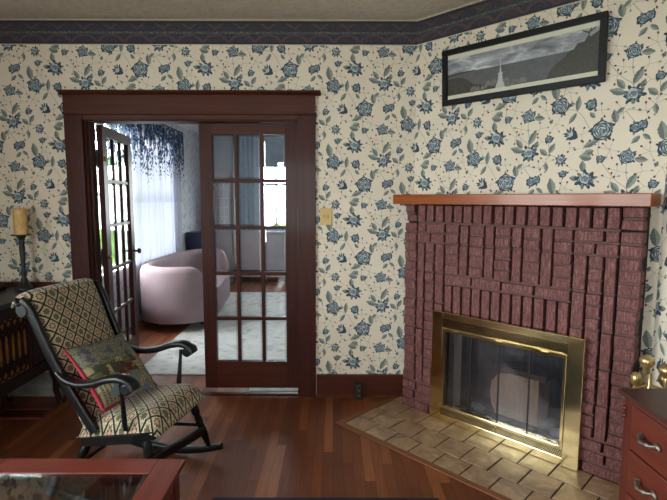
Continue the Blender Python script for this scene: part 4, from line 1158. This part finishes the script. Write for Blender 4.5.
for u in (0.0, 1.0):
    f.grid(lambda a, b: tuple(Vector(g1(u, a)).lerp(Vector(g2(u, a)), b)), 18, 1, uvfn=lambda a, b: (a * .46, u), flip=u > .5)
obj('back_upholstery', f, M['lattice'], rc)

# throw pillow leaning in the chair
pw = thing('throw_pillow', 'dark village scene tapestry pillow with crimson back leaning in the rocking chair', 'pillow', (-1.088, 2.437, 0), math.radians(-11.9))
PC = Vector((-.062, -.020, .612)); ex = Vector((0, 1, 0)); ez = Vector((-.66, 0, .751)).normalized(); ez.rotate(Matrix.Rotation(0, 3, 'X'))
en = Vector((.751, 0, .66)).normalized()
roll = math.radians(-6); e1 = ex * math.cos(roll) + ez * math.sin(roll); e2 = -ex * math.sin(roll) + ez * math.cos(roll)
def pil(side):
    def fn(u, v):
        a, b = 2 * u - 1, 2 * v - 1
        th = .060 * (max(0, 1 - a * a) ** .55) * (max(0, 1 - b * b) ** .55)
        pin = 1 - .07 * (1 - abs(a) ** 2) * abs(b) ** 4; pin2 = 1 - .07 * (1 - abs(b) ** 2) * abs(a) ** 4
        return tuple(PC + e1 * (a * .206 * pin2) + e2 * (b * .185 * pin) + en * (side * th))
    return fn
f = MB(); f.grid(pil(1), 20, 20, uvfn=lambda u, v: (u, v), flip=False); obj('tapestry_front', f, M['tapestry'], pw)
f = MB(); f.grid(pil(-1), 20, 20, flip=True); bkp = obj('pillow_back', f, M['crimson'], pw); bkp['label'] = 'crimson pillow back'
edge = [pil(-.25)(0, 1 - i / 20) for i in range(21)] + [pil(-.25)(i / 20, 0) for i in range(1, 9)]
f = MB(); f.tube(edge, [.004 + .007 * math.sin(PI * i / 28) for i in range(29)], 8); o = obj('piping', f, M['crimson'], pw); o['label'] = 'crimson edge piping'

# ------------------------------------------------------------------ parlour furnishings
so = thing('curved_sofa', 'blush velvet curved sofa in the room beyond the open door', 'sofa', (0.05, -0.2, 0))
path = spline([(-1.50, 5.66, 0), (-1.72, 5.50, 0), (-2.0, 5.50, 0), (-2.20, 5.68, 0), (-2.26, 6.1, 0), (-2.26, 6.8, 0), (-2.20, 7.25, 0), (-2.02, 7.50, 0), (-1.86, 7.53, 0), (-1.70, 7.45, 0)], 8)
n = len(path); zc = [.41] * n
f = MB(); rs = []
for i, p in enumerate(path):
    e = min(i, n - 1 - i); a = min(1.0, (e / 7.0)); hh = .31 * (math.sqrt(max(0, 1 - (1 - a) ** 2)) if a < 1 else 1)
    top_ = .11 + .63 - (.31 - hh) * .9; 
    P = Vector(p); tn = (Vector(path[min(i + 1, n - 1)]) - Vector(path[max(i - 1, 0)])).normalized(); sd = Vector((tn.y, -tn.x, 0))
    w = .085
    sec = [(-w, .11), (w, .11), (w, .3), (w, top_ - .07), (w * .75, top_ - .02), (0, top_), (-w * .75, top_ - .02), (-w, top_ - .07), (-w, .3)]
    rs.append([tuple(P + sd * q[0] + Vector((0, 0, q[1]))) for q in sec])
f.rings(rs, 0, True); obj('sofa_back', f, M['pink'], so)
seatp = [(-1.46, 5.72), (-1.72, 5.60), (-1.98, 5.60), (-2.12, 5.74), (-2.17, 6.1), (-2.17, 6.8), (-2.12, 7.2), (-1.98, 7.40), (-1.84, 7.42), (-1.66, 7.34), (-1.54, 7.0), (-1.50, 6.5), (-1.45, 6.0)]
obj('sofa_seat', MB().prism(seatp, 'z', .12, .43), M['pink'], so, .03, seg=3)
for x, y in ((-2.1, 5.75), (-1.62, 5.8), (-2.1, 7.2), (-1.65, 7.2)): obj('sofa_foot', MB().lathe([(.02, 0), (.03, .108)], (x, y, 0.0115), 12), M['darkwood'], so)
o = obj('parlour_rug', MB().box(-1.70, 1.0, 3.95, 7.55, .0, .011), M['palerug']); tag(o, 'pale grey patterned rug on the floor of the room beyond the doors', 'rug')
# sheers and printed valance
def folds(x, y, z, amp, fr): return x + amp * math.sin(y * fr) + amp * .5 * math.sin(y * fr * 2.3 + 1)
f = MB(); f.grid(lambda u, v: (folds(FX0 + .055, 5.62 + 1.72 * u, v, .016, 38), 5.62 + 1.72 * u, .03 + 2.40 * v), 150, 2)
o = obj('sheer_curtain', f, M['sheer']); tag(o, 'long white sheer curtain behind the blush sofa', 'curtain')
f = MB(); f.grid(lambda u, v: (folds(FX0 + .105, 4.45 + 2.95 * u, v, .012, 30), 4.45 + 2.95 * u, 1.45 + 1.02 * v), 150, 2)
o = obj('curtain_valance', f, M['wisteria']); tag(o, 'sheer valance printed with trailing blue wisteria over the white curtain', 'valance')
f = MB(); f.lathe([(.012, 0), (.012, 3.05)], (FX0 + .10, 4.38, 2.49), 12, axis=(0, 1, 0)); f.ball((FX0 + .10, 4.36, 2.49), .025)
o = obj('curtain_rod', f, M['darkwood']); tag(o, 'dark curtain rod above the wisteria valance', 'curtain rod')
# corner cabinet and bookcase on the back wall
t = thing('navy_cabinet', 'navy blue cabinet beyond the end of the blush sofa', 'cabinet', (-2.25, 7.83, 0))
obj('cabinet_body', MB().box(-.12, .20, -.13, .17, .03, .93), M['navy'], t, .005); obj('cabinet_top', MB().box(-.125, .22, -.14, .18, .93, .96), M['navy'], t, .004)
t = thing('leaded_bookcase', 'slate blue cabinet with leaded glass door on the far wall, seen through the glass door', 'bookcase', (-2.03, FY1 - .045, 0))
obj('case_body', MB().box(-.19, .19, -.10, 0, .92, 1.98), M['lavender'], t, .004)
obj('case_base', MB().box(-.21, .21, -.13, 0, 0.0, .92), M['lavender'], t, .004)
f = MB()
for i in range(6): z = 1.02 + i * .16; f.box(-.16, .16, -.108, -.102, z, z + .007)
for i in range(5): x = -.16 + i * .079; f.box(x, x + .006, -.108, -.102, 1.02, 1.86)
for zz in (1.10, 1.74):
    for s in (-1, 1):
        for j in range(3): f.sweep([(-.12 + .08 * j, -.107, zz - s * .06), (-.04 + .08 * j, -.107, zz + s * .06)], (.003, .003), 8, up=(0, 1, 0))
obj('lead_lattice', f, M['white'], t)
obj('bookcase_glass', MB().box(-.16, .16, -.1015, -.1005, 1.02, 1.86), M['glass'], t)
o = obj('roller_blind', MB().box(-1.38, -.41, FY1 - .06, FY1 - .055, 2.06, 2.70), M['shade']); tag(o, 'slate blue roller blind half drawn over the far bright window', 'blind')
f = MB(); f.grid(lambda u, v: (-1.80 + .38 * u, FY1 - .09 + .015 * math.sin(u * 30), .92 + 1.72 * v), 60, 2)
o = obj('blue_drape', f, M['shade']); tag(o, 'straight slate blue drape left of the far bright window', 'curtain')

# ------------------------------------------------------------------ outdoors
o = obj('lawn', MB().box(-30, -2.8, -10, 25, -.5, -.45).box(-2.8, 30, 9.0, 25, -.5, -.45), M['lawn']); o['kind'] = 'structure'
rg = random.Random(21)
def bush_mesh(sd, r):
    q = random.Random(sd); m_ = MB()
    for i in range(420):
        a, b = q.uniform(0, 2 * PI), math.acos(q.uniform(-.6, 1)); rr = r * q.uniform(.8, 1.05)
        c = Vector((rr * math.sin(b) * math.cos(a), rr * math.sin(b) * math.sin(a), rr * math.cos(b) * 1.1 + r * .6))
        d = Vector((q.uniform(-1, 1), q.uniform(-1, 1), q.uniform(-1, 1))).normalized(); e = d.cross(Vector((.3, .5, .8))).normalized(); l = r * .18
        m_.add([tuple(c - d * l), tuple(c + e * l * .5), tuple(c + d * l), tuple(c - e * l * .5)], [(0, 1, 2, 3)], 0)
    m_.ball((0, 0, r * .7), r * .82, 18, 0, (1, 1, 1.05))
    return m_
for i, (x, y, r, lab) in enumerate(((-4.7, 9.7, 1.35, 'leafy green garden bush outside the parlour window, nearest the open door'), (-5.6, 14.2, 1.9, 'leafy green garden bush outside behind the wisteria valance'), (-1.2, 13.5, 0.8, 'leafy green bush outside below the far bright window'))):
    o = obj('garden_bush', bush_mesh(i, r), M['green']); o.location = (x, y, -.45); tag(o, lab, 'bush')

# ------------------------------------------------------------------ light: daylight sky through the windows, the one behind the camera added for fill
w = bpy.data.worlds.new('daylight'); S.world = w; w.use_nodes = True
nt = w.node_tree; nt.nodes.clear()
bg = nt.nodes.new('ShaderNodeBackground'); wo = nt.nodes.new('ShaderNodeOutputWorld')
bg.inputs[0].default_value = (0.93, 0.98, 1.0, 1); bg.inputs[1].default_value = 9.0
nt.links.new(bg.outputs[0], wo.inputs[0])
def portal(name, loc, rot, sx, sy):
    l = bpy.data.lights.new(name, 'AREA'); l.shape = 'RECTANGLE'; l.size = sx; l.size_y = sy; l.cycles.is_portal = True
    o = bpy.data.objects.new(name, l); COL.objects.link(o); o.location = loc; o.rotation_euler = rot
for i, h in enumerate(WIN_L): portal('daylight_portal', (XL - .13, (h[0] + h[1]) / 2, (h[2] + h[3]) / 2), (0, -PI / 2, 0), h[3] - h[2], h[1] - h[0])
for i, h in enumerate(WIN_FILL): portal('daylight_portal', ((h[0] + h[1]) / 2, YF - .13, (h[2] + h[3]) / 2), (PI / 2, 0, 0), h[1] - h[0], h[3] - h[2])
for h in WIN_P: portal('daylight_portal', (FX0 - .13, (h[0] + h[1]) / 2, (h[2] + h[3]) / 2), (0, -PI / 2, 0), h[3] - h[2], h[1] - h[0])
for h in WIN_B: portal('daylight_portal', ((h[0] + h[1]) / 2, FY1 + .13, (h[2] + h[3]) / 2), (-PI / 2, 0, 0), h[1] - h[0], h[3] - h[2])

# ------------------------------------------------------------------ camera
cam = bpy.data.cameras.new('camera'); co_ = bpy.data.objects.new('camera', cam); COL.objects.link(co_)
cam.sensor_width = 36.0; cam.lens = 478.0 / 667.0 * 36.0; cam.clip_start = 0.05
co_.location = (0, 0, 1.5); co_.rotation_euler = (PI / 2 - math.atan(51 / 478.0), math.radians(-0.15), 0)
S.camera = co_
S.view_settings.view_transform = 'Standard'; S.view_settings.look = 'None'; S.view_settings.gamma = 1.0
S.view_settings.use_curve_mapping = False
S.view_settings.exposure = 1.75
